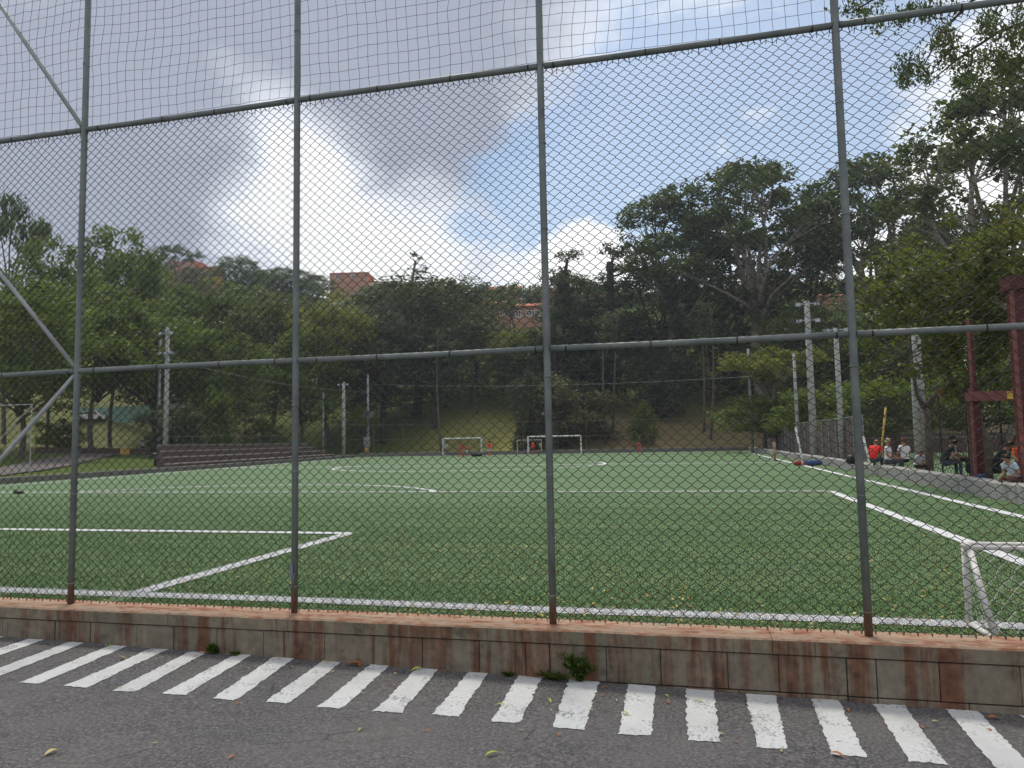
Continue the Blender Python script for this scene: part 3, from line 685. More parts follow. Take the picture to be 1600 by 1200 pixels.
def road_leaves():
    rg = np.random.default_rng(9); meshes = []
    for k, colr in enumerate(((.40, .15, .05), (.58, .45, .20), (.42, .46, .08))):
        M['fl%d' % k] = simple(('orange_brown_leaf', 'straw_leaf', 'yellow_green_leaf')[k], colr, .6, .35, 60.)
        mb = MB(); n = 6; w = (.20, .17, .14)[k]
        V = []
        for i in range(n+1):
            t = i/n; ww = w*math.sin(math.pi*min(1, t*1.02))**.8; cz = .10*math.sin(t*3.1)+.05*t
            V += [(t-.5, -ww, cz+.07*ww/w), (t-.5, 0, cz), (t-.5, ww, cz+.09*ww/w)]
        mb.add(V, [(3*i+j, 3*i+3+j, 3*i+4+j, 3*i+1+j) for i in range(n) for j in (0, 1)]).tube([(-.5, 0, 0), (-.7, .03, .02)], .012, 4)
        meshes.append(mb.mesh('fallen_leaf', 'fl%d' % k))
    lab = ('orange-brown fallen leaf lying on the grey asphalt road', 'straw-coloured fallen leaf lying on the grey asphalt road', 'yellow-green fallen leaf lying on the grey asphalt road')
    for px, py, L, k in LEAFPX:
        z = 0.
        for _ in range(4): q = atz(px, py, z); z = road_z(q.x)
        o = link('fallen_leaf', meshes[k]); o.location = (q.x, min(q.y, WF-.05), road_z(q.x)+.006); s = L*rg.uniform(.6, .85); o.scale = (s, s, s)
        o.rotation_euler = (rg.uniform(-.12, .12), rg.uniform(-.06, .06), rg.uniform(0, 6.28)); tag(o, lab[k], 'leaf', ('orange-brown', 'straw-coloured', 'yellow-green')[k]+' leaves on the road')
road_leaves()

# small training goal behind the fence
def mini_goal():
    ft = Vector((1.955, 6.04, ZF)); H_ = .585; L = 1.75; bk = 5.60
    g = thing('training_goal', 'small worn white training goal just behind the fence', 'goal', (ft.x, ft.y, ZF))
    def ob(name, mb, mat='whitepaint', smooth=True, kind=None):
        o = mb.obj(name, mat, g, smooth)
        if kind: o['kind'] = kind
        return o
    r_ = .021; dy = bk-ft.y
    for x in (0, L):
        ob('post', MB().tube([(x, 0, 0), (x, 0, H_)], r_, 10)); ob('back_stay', MB().tube([(x+.0, -.10, H_), (x+.01, dy, .03)], r_, 10)); ob('top_arm', MB().tube([(x, .02, H_), (x, -.12, H_)], r_*1.15, 10)); ob('ground_bar', MB().tube([(x, 0, .022), (x+.01, dy, .022)], r_, 10))
    ob('crossbar', MB().tube([(-.02, 0, H_+.002), (L+.02, 0, H_+.002)], r_*1.05, 10)); ob('back_bar', MB().tube([(0, -.11, H_-.004), (L, -.11, H_-.004)], r_*.8, 10)); ob('rear_ground_bar', MB().tube([(0, dy, .02), (L, dy, .02)], r_, 10))
    rg = random.Random(3); nb = MB()
    # net: side and sloping back
    def sheet(f, nu, nv):
        P = [[f(i/nu, j/nv) for j in range(nv+1)] for i in range(nu+1)]
        for i in range(nu+1):
            for j in range(nv+1):
                P[i][j] = Vector(P[i][j])+Vector((rg.uniform(-1, 1), rg.uniform(-1, 1), rg.uniform(-1, 1)))*.012
        for i in range(nu):
            for j in range(nv):
                if (i+j) % 2 == 0: nb.tube([P[i][j], P[i+1][j+1]], .0017, 3, 0, False)
                else: nb.tube([P[i+1][j], P[i][j+1]], .0017, 3, 0, False)
    for x in (0, L): sheet(lambda u, v, x=x: (x+.01, (-.10*v+dy*(1-v))*u, .03+(H_-.03)*v), 8, 11)
    sheet(lambda u, v: (L*u, -.10*v+dy*(1-v)-.03*math.sin(u*math.pi), .03+(H_-.03)*v), 34, 12)
    ob('net', nb, 'whitenet', False, 'stuff')
mini_goal()

# ================================================================== VEGETATION
def bend(a, b, rg, k=.12, n=4):
    a, b = Vector(a), Vector(b); L = (b-a).length; pts = []
    o = Vector((rg.normal(), rg.normal(), rg.normal()*.4))*k*L
    for i in range(n+1):
        t = i/n; pts.append(a*(1-t)+b*t+o*math.sin(t*math.pi)+Vector((0, 0, .05*L*math.sin(t*math.pi))))
    return pts
PROTO = {}
def proto(key, lobes, trunk_top, trunk_r, nclump, per, leaf, clump_r, leafmat, bark, seed, flat=.75, droop=0., forks=(), trunk_base=0., twigs=1.0, stems=((0, 0),)):
    """lobes: (x,y,z,rx,ry,rz); unit = metres; trunk mesh + crown mesh"""
    rg = np.random.default_rng(seed); tr = MB(); cs = []; rs = []
    vol = np.array([l[3]*l[4]+l[3]*l[5] for l in lobes]); cnt = np.maximum(3, (nclump*vol/vol.sum()).astype(int))
    for sx, sy in stems:
        top = (sx*1.4+rg.normal()*.2, sy*1.4+rg.normal()*.2, trunk_top)
        pts = bend((sx, sy, trunk_base-.6), top, rg, .05, 5); tr.tube(pts, [trunk_r*(1.25-.5*i/5) for i in range(6)], 9)
    for l, n in zip(lobes, cnt):
        c = np.array(l[:3]); r3 = np.array(l[3:6])
        zb = trunk_top*rg.uniform(.62, 1.); zb = min(zb, max(c[2]-r3[2]*.8, trunk_top*.4)) if c[2] < trunk_top*1.3 else trunk_top*rg.uniform(.8, 1)
        s = stems[rg.integers(len(stems))]; f = zb/max(trunk_top, .1)
        base = (s[0]*(1+.4*f), s[1]*(1+.4*f), zb)
        limb = bend(base, c-np.array([0, 0, r3[2]*.35]), rg, .10, 4); tr.tube(limb, [trunk_r*.55*(1-.16*i) for i in range(5)], 6)
        d = unit(rg.normal(size=(n, 3))); rad = .55+.45*rg.random(n)**.6; P = c+d*r3*rad[:, None]
        P[:, 2] = np.where(P[:, 2] < c[2]-r3[2]*.55, c[2]-r3[2]*.4*rg.random(n), P[:, 2])
        for p in P[:max(2, int(n*.22*twigs))]:
            tr.tube(bend(limb[3], p, rg, .12, 2), [trunk_r*.16, trunk_r*.10, trunk_r*.04], 4, 0, False)
        cs.append(P); rs.append(clump_r*(.6+.7*rg.random(n)))
    cs = np.concatenate(cs); rs = np.concatenate(rs)
    V, Fq, tint = leaf_cloud(cs, rs, per, leaf, rg, flat, droop)
    H_ = float(np.percentile(V[:, 2], 99.7)); Wd = float(np.percentile(V[:, 0], 98.5)-np.percentile(V[:, 0], 1.5))
    PROTO[key] = (tr.mesh('trunk', bark, True), np_mesh('crown', V, Fq, leafmat, tint), H_, Wd)
def dome(n, rx, rz, zc, lr, seed, low=-.5, squash=.75):
    rg = np.random.default_rng(seed); out = []
    for i in range(n):
        a = 2.4*i; t = (i+.5)/n; zz = low+(1-low)*t; rr = math.sqrt(max(.05, 1-zz*zz))*rg.uniform(.55, .95)
        s = lr*rg.uniform(.75, 1.25); out.append((rx*rr*math.cos(a), rx*rr*math.sin(a), zc+rz*zz*.85, s, s, s*squash))
    return out
proto('round', dome(18, 4.6, 5.0, 9.2, 1.9, 1), 6.5, .15, 330, 44, .30, .85, 'leafA', 'bark', 11)
proto('round2', dome(16, 4.0, 5.6, 9.6, 1.9, 2, -.8), 6., .15, 330, 44, .28, .85, 'leafA', 'bark', 12)
proto('flower', dome(15, 4.4, 4.4, 8.2, 1.8, 3), 5.5, .15, 300, 44, .28, .85, 'leafF', 'bark', 13)
proto('bright', dome(14, 4.0, 4.2, 7.8, 1.7, 4), 5.5, .2, 260, 42, .27, .8, 'leafY', 'bark', 14)
proto('darkround', dome(18, 4.4, 7.5, 11, 2.0, 5, -.95), 8, .3, 360, 44, .30, .9, 'leafC', 'darkbark', 15)
proto('midgreen', dome(18, 4.6, 7.0, 10.5, 2.0, 15, -.9), 8, .3, 360, 44, .30, .9, 'leafB', 'darkbark', 25)
def euca(seed, n=15, spread=5.5, h=24):
    rg = np.random.default_rng(seed); out = []
    for i in range(n):
        a = 2.4*i+rg.uniform(-.4, .4); t = (i+.5)/n; r_ = spread*math.sqrt(max(.03, 1-(1.25*t-.25)**2))*rg.uniform(.5, 1.)
        s = rg.uniform(1.5, 2.6); out.append((r_*math.cos(a), r_*math.sin(a), h*(.50+.46*t)+rg.uniform(-.6, .6), s, s, s*.62))
    return out
proto('euca', euca(21), 11, .34, 330, 46, .34, .85, 'leafB', 'palebark', 31, .62, .15)
proto('euca2', euca(22, 17, 6.2, 23), 10, .36, 340, 46, .34, .85, 'leafB', 'palebark', 32, .62, .15)
proto('euca3', euca(23, 14, 5.5, 25), 12, .34, 260, 40, .30, .8, 'leafB', 'palebark', 33, .6, .2)
def conifer(seed, h, w, tiers):
    rg = np.random.default_rng(seed); out = []
    for i in range(tiers):
        t = i/(tiers-1); r_ = w*(1-.58*t)*rg.uniform(.75, 1.15); z = h*(.20+.76*t)
        for k in range(4 if t < .8 else 2):
            a = rg.uniform(0, 6.28)+k*1.6; out.append((r_*.55*math.cos(a), r_*.55*math.sin(a), z+rg.uniform(-.5, .5), r_*.55+.4, r_*.55+.4, .75))
    return out
proto('conifer', conifer(41, 20, 4.2, 10), 17.5, .32, 420, 44, .30, .75, 'leafC', 'darkbark', 51, .7, .5)
proto('conifer2', conifer(42, 19, 3.6, 8), 17, .30, 300, 42, .30, .7, 'leafC', 'darkbark', 52, .7, .6)
proto('sparse', conifer(43, 14, 3.4, 6), 12.5, .2, 90, 34, .26, .6, 'leafC', 'bark', 53, .6, .8)
proto('umbrella', [(3.2*math.cos(a), 3.2*math.sin(a), 7.2+.5*math.sin(3*a), 1.5, 1.5, .55) for a in [i*1.05 for i in range(6)]]+[(0, 0, 8, 1.8, 1.8, .6)], 5.5, .2, 110, 36, .26, .6, 'leafB', 'bark', 54, .5)
proto('bush', dome(12, 2.3, 2.6, 2.3, 1.0, 6, -.85, .8), 1.2, .14, 260, 44, .20, .5, 'leafD', 'darkbark', 61)
proto('darkbush', dome(12, 2.3, 2.7, 2.4, 1.0, 7, -.9, .8), 1.2, .14, 260, 44, .20, .5, 'leafC', 'darkbark', 62)
proto('shrub', dome(9, 1.5, 1.3, 1.3, .65, 8, -.8, .8), .8, .08, 150, 40, .16, .36, 'leafA', 'bark', 63)
proto('lightumbrella', [(2.2*math.cos(a), 2.2*math.sin(a), 5.2+.35*math.sin(2*a), 1.1, 1.1, .42) for a in [i*.9 for i in range(7)]]+[(0, 0, 5.7, 1.3, 1.3, .45), (.6, .4, 4.4, 1.4, 1.2, .4)], 4., .11, 200, 40, .17, .42, 'leafY', 'bark', 64, .5)
proto('smallgreen', dome(12, 2.0, 1.9, 3.0, .85, 9, -.8, .8), 2., .10, 230, 42, .17, .45, 'leafA', 'bark', 65)
def tree(key, px, Y, top, width, name, label, cat='tree', group=None, rz=None, sink=0., zbase=None):
    p = aty(px, 690, Y); zb = hill(p.x, p.y)-sink if zbase is None else zbase
    ztop = aty(px, top, Y).z; tm, cm_, H_, Wd = PROTO[key]
    sz = max(.2, (ztop-zb)/H_); dist = (Vector((p.x, p.y, 0))).dot(FWD); sx = width/F_PX*dist/Wd
    t = thing(name, label, cat, (p.x, p.y, zb), rnd.uniform(0, 6.28) if rz is None else rz, group); t.scale = (sx, sx, sz)
    link('trunk', tm, t); link('crown', cm_, t); return t
GT = 'trees on the slope behind the pitch'
tree('umbrella', 8, 74, 303, 120, 'thin_tree', 'tall sparse tree at the left picture edge, thin crown above its neighbours', group=GT)
tree('round2', 70, 62, 382, 150, 'broadleaf_tree', 'leafy dark-topped tree at far left behind the diagonal braces', group=GT, sink=2)
tree('round', 180, 76, 362, 170, 'broadleaf_tree', 'big rounded green tree forming the highest hump right of the first post', group=GT, sink=4)
tree('round2', 25, 46, 440, 240, 'broadleaf_tree', 'large shady tree at the left edge behind the pipe frame', group=GT, sink=1.5)
tree('round', 150, 60, 452, 230, 'broadleaf_tree', 'bright green tree just right of the first post above the dirt slope', group=GT, sink=1.5)
tree('round', 240, 70, 475, 190, 'broadleaf_tree', 'green tree behind the tall left floodlight pole', group=GT, sink=2.5)
tree('umbrella', 268, 170, 383, 80, 'thin_tree', 'small thin tree on the skyline above the left brick house', group=GT)
tree('midgreen', 372, 150, 402, 100, 'broadleaf_tree', 'bluish-green skyline tree left of the second post', group=GT)
tree('midgreen', 450, 165, 420, 100, 'broadleaf_tree', 'low dark skyline tree just behind the second post', group=GT)
tree('round', 325, 86, 442, 170, 'broadleaf_tree', 'full green tree between the left floodlight pole and the flowering tree', group=GT, sink=2)
tree('flower', 420, 90, 455, 170, 'flowering_tree', 'green tree with orange-red blossom left of the second post', group=GT)
tree('round2', 350, 72, 520, 150, 'broadleaf_tree', 'lower green tree behind the brick terraces', group=GT, sink=2)
tree('flower', 290, 92, 470, 120, 'flowering_tree', 'reddish-tinged tree above the left floodlight lamps', group=GT)
tree('bright', 525, 88, 462, 160, 'broadleaf_tree', 'yellow-green tree just right of the second post', group=GT)
tree('round2', 470, 82, 520, 140, 'broadleaf_tree', 'green tree directly behind the second post below the rail', group=GT, sink=2)
tree('darkround', 650, 100, 433, 200, 'dark_tree', 'broad dark tree in the middle reaching down to the pitch', group=GT)
tree('darkround', 600, 90, 500, 130, 'dark_tree', 'dark tree left of the broad middle tree beside the lamp poles', group=GT)
tree('darkround', 680, 94, 500, 100, 'dark_tree', 'dark drooping tree above the left far goal', group=GT)
tree('sparse', 652, 150, 394, 80, 'thin_tree', 'scraggly conifer poking above the middle of the skyline', group=GT)
tree('midgreen', 735, 112, 436, 130, 'broadleaf_tree', 'green tree left of the orange brick houses', group=GT)
tree('umbrella', 803, 135, 442, 100, 'umbrella_tree', 'flat-topped airy tree above the orange brick houses', group=GT)
tree('bright', 808, 104, 512, 110, 'broadleaf_tree', 'bright green tree just below the orange brick houses', group=GT)
tree('darkround', 808, 101, 540, 85, 'dark_tree', 'dark bushy tree left of the third post below the rail', group=GT)
tree('conifer', 884, 98, 396, 100, 'conifer', 'dark conifer immediately right of the third post', group=GT)
tree('conifer2', 962, 104, 388, 120, 'conifer', 'tall dark conifer with stepped outline right of the third post', group=GT)
tree('conifer', 920, 100, 455, 110, 'conifer', 'dark conifer between the two taller conifers', group=GT)
tree('darkround', 1030, 106, 410, 130, 'dark_tree', 'dark dense tree below the leftmost gum crown', group=GT)
tree('euca', 1062, 104, 296, 190, 'gum_tree', 'gum tree with leaning limbs, leftmost of the tall right group', group=GT)
tree('euca2', 1195, 100, 254, 240, 'gum_tree', 'tallest gum tree with broad domed crown left of the fourth post', group=GT)
tree('euca3', 1140, 112, 330, 160, 'gum_tree', 'thin gum tree seen between the two tall gum crowns', group=GT)
tree('euca', 1275, 108, 320, 130, 'gum_tree', 'airy gum tree with sky gaps just left of the fourth post', group=GT)
tree('euca2', 1388, 96, 248, 230, 'gum_tree', 'big domed gum tree just right of the fourth post', group=GT)
tree('midgreen', 1160, 106, 440, 220, 'broadleaf_tree', 'broad deep-green tree below the tallest gum crown', group=GT)
tree('midgreen', 1265, 88, 470, 150, 'broadleaf_tree', 'deep-green tree behind the tall concrete floodlight pole', group=GT)
tree('midgreen', 1370, 84, 500, 200, 'broadleaf_tree', 'deep-green tree low behind the seated spectators', group=GT)
tree('midgreen', 1500, 78, 470, 220, 'broadleaf_tree', 'dark green tree behind the red steel frame', group=GT)
tree('euca2', 1580, 62, 122, 300, 'gum_tree', 'very tall gum tree at the right picture edge', group=GT)
tree('euca', 1490, 90, 330, 150, 'gum_tree', 'smaller gum tree between the domed and the right edge gum trees', group=GT)
tree('bush', 885, 87.5, 590, 125, 'bush', 'large round olive bush behind the right far goal', 'bush', 'bushes on the slope')
tree('darkbush', 835, 87.5, 582, 80, 'bush', 'dark bush left of the third post above the far goals', 'bush', 'bushes on the slope')
tree('darkbush', 1040, 96, 542, 100, 'bush', 'big dark bush high on the slope right of the conifer trunks', 'bush', 'bushes on the slope')
tree('lightumbrella', 1210, 70, 543, 150, 'umbrella_tree', 'yellow-green flat-topped tree left of the tall concrete pole', group='trees right of the pitch')
tree('smallgreen', 1200, 71, 612, 120, 'small_tree', 'low bright green tree beside the grey sheet fence', group='trees right of the pitch')
tree('smallgreen', 1290, 60, 600, 130, 'small_tree', 'low green tree behind the tall concrete pole', group='trees right of the pitch')
tree('smallgreen', 1395, 48, 590, 140, 'small_tree', 'low green tree behind the red-shirted spectator', group='trees right of the pitch')
tree('smallgreen', 1530, 50, 560, 160, 'small_tree', 'green tree seen through the red steel frame', group='trees right of the pitch')
tree('darkbush', 272, 57, 632, 90, 'shrub', 'dark shrub right behind the left floodlight pole', 'shrub', 'shrubs left of the pitch')
tree('shrub', 330, 66, 605, 70, 'shrub', 'yellowish shrub above the brick terraces', 'shrub', 'shrubs left of the pitch')
tree('shrub', 415, 74, 655, 60, 'shrub', 'green shrub above the terraces left of the second post', 'shrub', 'shrubs left of the pitch')
tree('bright', 562, 84, 632, 60, 'small_tree', 'small yellow-green tree between the two lamp poles', group='shrubs left of the pitch')
tree('shrub', 95, 62, 655, 60, 'shrub', 'small shrub behind the first post on the dirt slope', 'shrub', 'shrubs left of the pitch')
tree('shrub', 1005, 88, 626, 40, 'shrub', 'lone small shrub on the dry slope', 'shrub', 'bushes on the slope')
for px_, Y_, top_, w_, key_, lab_ in ((300, 175, 418, 60, 'midgreen', 'small skyline tree right of the left brick house'), (410, 170, 425, 80, 'midgreen', 'skyline tree between the two bluish skyline trees'), (495, 185, 432, 60, 'midgreen', 'skyline tree left of the hilltop brick building'), (590, 178, 447, 60, 'round', 'small green tree right of the hilltop brick building'),
        (620, 165, 440, 80, 'midgreen', 'skyline tree left of the scraggly conifer'), (690, 160, 440, 90, 'round', 'rounded skyline tree right of the scraggly conifer'), (755, 185, 452, 60, 'midgreen', 'dark skyline tree left of the flat-topped airy tree'), (845, 180, 448, 60, 'midgreen', 'skyline tree just behind the third post'), (900, 150, 430, 80, 'darkround', 'dark tree filling the gap between the conifers'), (235, 150, 402, 70, 'midgreen', 'skyline tree left of the left brick house'),
        (560, 96, 500, 120, 'round2', 'green tree right of the yellow-green one behind the second post'), (390, 110, 448, 120, 'round', 'light green tree rising behind the flowering tree')):
    tree(key_, px_, Y_, top_, w_, 'broadleaf_tree', lab_, group=GT, sink=1.5)
# bare slender trunks under the conifers
def slender(px, Y, top, label):
    p = aty(px, 690, Y); zb = hill(p.x, p.y); zt = aty(px, top, Y).z; rg = np.random.default_rng(int(px))
    t = thing('slender_tree', label, 'tree', (p.x, p.y, zb), 0, GT); mb = MB(); h = zt-zb
    mb.tube(bend((0, 0, -.4), (rg.normal()*.4, 0, h), rg, .03, 6), [.17-.018*i for i in range(7)], 7)
    for k in range(5): mb.tube([(0, 0, h*(.6+.07*k)), (rg.normal()*1.2, rg.normal()*1.2, h*(.75+.07*k))], [.05, .02], 4)
    mb.obj('trunk', 'bark', t, True)
    cs = np.stack([rg.normal(size=14)*1.2, rg.normal(size=14)*1.2, h*(.8+.22*rg.random(14))], 1); V, Fq, ti = leaf_cloud(cs, np.full(14, .8), 40, .28, rg, .7, .5)
    link('crown', np_mesh('crown', V, Fq, 'leafC', ti), t)
slender(947, 89, 500, 'slender bare-trunked tree right of the large round bush')
slender(958, 92, 490, 'second slender bare-trunked tree right of the large round bush')
slender(1100, 92, 470, 'slender leaning trunk on the dry slope right of the dark bush')
slender(1110, 90, 480, 'slender trunk beside the leaning one above the dry slope')
slender(748, 100, 480, 'slender trunk at the top of the grassy slope')
slender(690, 83, 520, 'dark slender trunk just behind the left far goal')
# far wood on the upper hill, reads as one mass
def far_wood():
    rg = np.random.default_rng(77); cs = []; rs = []
    while len(cs) < 2600:
        Y = rg.uniform(104, 215); X = rg.uniform(-1.35*Y, .85*Y)
        px = 800
        v = Vector((X, Y, hill(X, Y)+2)) - EYEP; d = v.dot(FWD); px = 800+F_PX*v.dot(RIGHT)/d; py = 600-F_PX*v.dot(UP)/d
        if py < 438+10*math.sin(px*.03): continue
        if 505 < px < 625 and py < 470: continue
        if 745 < px < 860 and py < 522 and Y < 170: continue
        if 245 < px < 335 and py < 452: continue
        z = hill(X, Y); s = rg.uniform(1.5, 3.); cs.append((X, Y, z+s*rg.uniform(.3, 1.5))); rs.append(s)
    V, Fq, ti = leaf_cloud(np.array(cs), np.array(rs), 60, .75, rg, .8)
    tag(link('hillside_wood', np_mesh('hillside_wood', V, Fq, 'leafB', ti), kind='stuff'), 'mass of green woodland covering the hill behind the trees', 'woodland')
far_wood()
# near trees at the right: forked trunks with sparse, yellowing leaves
def near_tree(label, base_px, Y, paths, clumps, per, leaf, mat, name='forked_tree', bark='bark', r0=.13, seed=1, cr=.5, droop=.1):
    b = aty(base_px[0], base_px[1], Y); zb = hill(b.x, b.y) if Y > 6 else b.z
    t = thing(name, label, 'tree', (b.x, b.y, zb), 0, 'forked trees behind the side wall'); rg = np.random.default_rng(seed); o = Vector((b.x, b.y, zb)); mb = MB()
    for pts, ra, rb in paths:
        P = [aty(px, py, Y+dy)-o for px, py, dy in pts]
        if pts[0][1] >= base_px[1]-2: P[0].z = -.3
        n = len(P); mb.tube(P, [ra+(rb-ra)*i/(n-1) for i in range(n)], 8)
    cs = []; rs = []
    for px, py, w, h, n in clumps:
        for _ in range(n):
            dy = rg.uniform(-1.6, 1.6); cs.append(np.array(aty(px+rg.normal()*w*.5, py+rg.normal()*h*.5, Y+dy)-o)); rs.append(cr*rg.uniform(.5, 1.2))
    for c in cs[::3]:
        src = min((q for pts, _, _ in paths for q in [aty(px, py, Y+dy)-o for px, py, dy in pts[1:]]), key=lambda q: (q-Vector(c)).length)
        mb.tube(bend(src, c, rg, .15, 3), [.028, .02, .013, .006], 4, 0, False)
    mb.obj('trunk', bark, t, True); V, Fq, ti = leaf_cloud(np.array(cs), np.array(rs), per, leaf, rg, .8, droop); link('crown', np_mesh('crown', V, Fq, mat, ti), t)
near_tree('forked tree with yellowing leaves growing left of the red steel frame', (1548, 752), 22., [([(1540, 752, 0), (1543, 700, 0), (1520, 640, 0), (1506, 620, 0)], .16, .12), ([(1506, 628, 0), (1490, 600, -.2), (1470, 560, -.4), (1450, 500, -.6), (1440, 440, -.7)], .09, .03), ([(1508, 626, 0), (1530, 605, .2), (1560, 590, .4), (1590, 560, .6), (1610, 480, .7)], .09, .03), ([(1506, 622, 0), (1535, 540, .3), (1545, 470, .5), (1548, 400, .6)], .08, .03)],
          [(1540, 420, 90, 80, 44), (1470, 470, 70, 70, 32), (1400, 470, 60, 60, 20), (1570, 450, 60, 70, 20), (1590, 470, 60, 110, 20), (1500, 560, 110, 50, 18), (1430, 560, 70, 40, 9), (1580, 370, 40, 50, 14), (1590, 440, 30, 40, 12), (1585, 530, 30, 40, 8), (1530, 500, 60, 60, 14), (1380, 520, 40, 50, 6)], 70, .15, 'leafR', seed=5)
near_tree('thin forked tree beside the right concrete pole', (1450, 738), 25.5, [([(1452, 738, 0), (1451, 690, 0), (1446, 638, 0)], .13, .11), ([(1446, 642, 0), (1432, 615, 0), (1424, 560, 0), (1420, 500, 0)], .08, .03), ([(1447, 640, 0), (1462, 615, 0), (1490, 598, 0), (1525, 588, 0), (1560, 560, 0)], .08, .03)],
          [(1415, 480, 40, 60, 10), (1450, 440, 50, 60, 10), (1390, 440, 40, 60, 8), (1560, 520, 40, 40, 6), (1470, 520, 60, 40, 8)], 60, .15, 'leafR', seed=6)
# branches hanging in at the top right, from a tree standing on the verge beyond the wall
def overhang():
    Y = 12.; b = aty(1760, 690, Y); zb = ZF
    t = thing('overhanging_tree', 'tree leaning in with drooping leafy branches at the top right corner', 'tree', (9.2, 12.5, .15)); o = Vector((9.2, 12.5, .15)); mb = MB(); rg = np.random.default_rng(12)
    mb.tube(bend((0, 0, -.4), (-.2, 0, 6.2), rg, .03, 6), [.24-.015*i for i in range(7)], 10)
    ends = []
    for path in ([(1700, -120, 0), (1600, -60, 0), (1480, -30, -.3), (1380, -10, -.5), (1330, 20, -.6)], [(1700, -60, 0), (1640, 20, .2), (1560, 50, .2), (1500, 90, 0), (1450, 130, 0)], [(1690, -90, 0), (1600, -40, 0), (1520, 0, 0), (1470, 50, 0), (1440, 110, 0)], [(1700, 0, .3), (1650, 60, .3), (1600, 95, .3), (1560, 120, .3)]):
        P = [Vector((-.2, 0, 5.4))]+[aty(px, py, Y+dy)-o for px, py, dy in path]; mb.tube(P, [.09, .05, .035, .025, .016, .008][:len(P)], 6)
    cs = []; rs = []
    for px, py, w, h, n in [(1360, 20, 55, 26, 16), (1440, 15, 50, 25, 12), (1430, 115, 30, 40, 14), (1475, 60, 30, 60, 14), (1500, 110, 30, 30, 8), (1560, 40, 60, 60, 26), (1560, 100, 45, 35, 12), (1610, 80, 40, 60, 16), (1700, 40, 80, 80, 25), (1760, -60, 120, 100, 40), (1650, -60, 80, 60, 20)]:
        for _ in range(n): cs.append(np.array(aty(px+rg.normal()*w*.5, py+rg.normal()*h*.45, Y+rg.uniform(-.8, .8))-o)); rs.append(.14*rg.uniform(.5, 1.4))
    for c in cs: mb.tube([Vector(c)+Vector((rg.normal()*.06, 0, .2)), Vector(c), Vector(c)+Vector((rg.normal()*.05, 0, -.14))], [.006, .004, .002], 3, 0, False)
    mb.obj('branch', 'darkbark', t, True); V, Fq, ti = leaf_cloud(np.array(cs), np.array(rs), 44, .058, rg, 1.5, 1.3); link('foliage', np_mesh('foliage', V, Fq, 'leafB', ti), t)
overhang()

# ================================================================== AROUND THE PITCH
def strip_wall(name, pts, h, th, mat, label, cat='wall', z0=None, nseg=None):
    """low wall following a polyline, one cast segment per length"""
    t = thing(name, label, cat, (pts[0][0], pts[0][1], ZF)); o = Vector((pts[0][0], pts[0][1], ZF)); rg = random.Random(len(label))
    for (x0, y0), (x1, y1) in zip(pts, pts[1:]):
        d = Vector((x1-x0, y1-y0, 0)); L = d.length; d.normalize(); n = Vector((-d.y, d.x, 0)); k = max(1, int(L/3.))
        for i in range(k):
            a = Vector((x0, y0, ZF))+d*(L*i/k+.006)-o; b = Vector((x0, y0, ZF))+d*(L*(i+1)/k-.006)-o; hh = h+rg.uniform(-.008, .008); e = .02; j = rg.uniform(-.006, .006)
            prof = [(-.0, -.4), (-.0, hh-e), (e, hh), (th-e, hh), (th, hh-e), (th, -.4)]
            V = [(a.x+n.x*(q+j), a.y+n.y*(q+j), z) for q, z in prof]+[(b.x+n.x*(q+j), b.y+n.y*(q+j), z) for q, z in prof]
            MB().add(V, [(m_, m_+6, (m_+1) % 6+6, (m_+1) % 6) for m_ in range(6)]+[(5, 4, 3, 2, 1, 0), (6, 7, 8, 9, 10, 11)]).obj('wall_segment', mat, t)
    return t
strip_wall('side_wall', [(XR+.42, 8), (XR+.42, 79.5)], .36, .42, 'concrete', 'low pale concrete wall along the right side of the pitch')
strip_wall('kerb', [(x-.02, y) for x, y in XL], .26, .35, 'oldconcrete', 'low grey kerb along the left side of the pitch', 'kerb')
strip_wall('kerb', [(6.2, 79.4), (-14, 76.0), (-34.3, 72.5)][::-1], .40, .3, 'oldconcrete', 'low weathered kerb along the far end of the pitch', 'kerb')
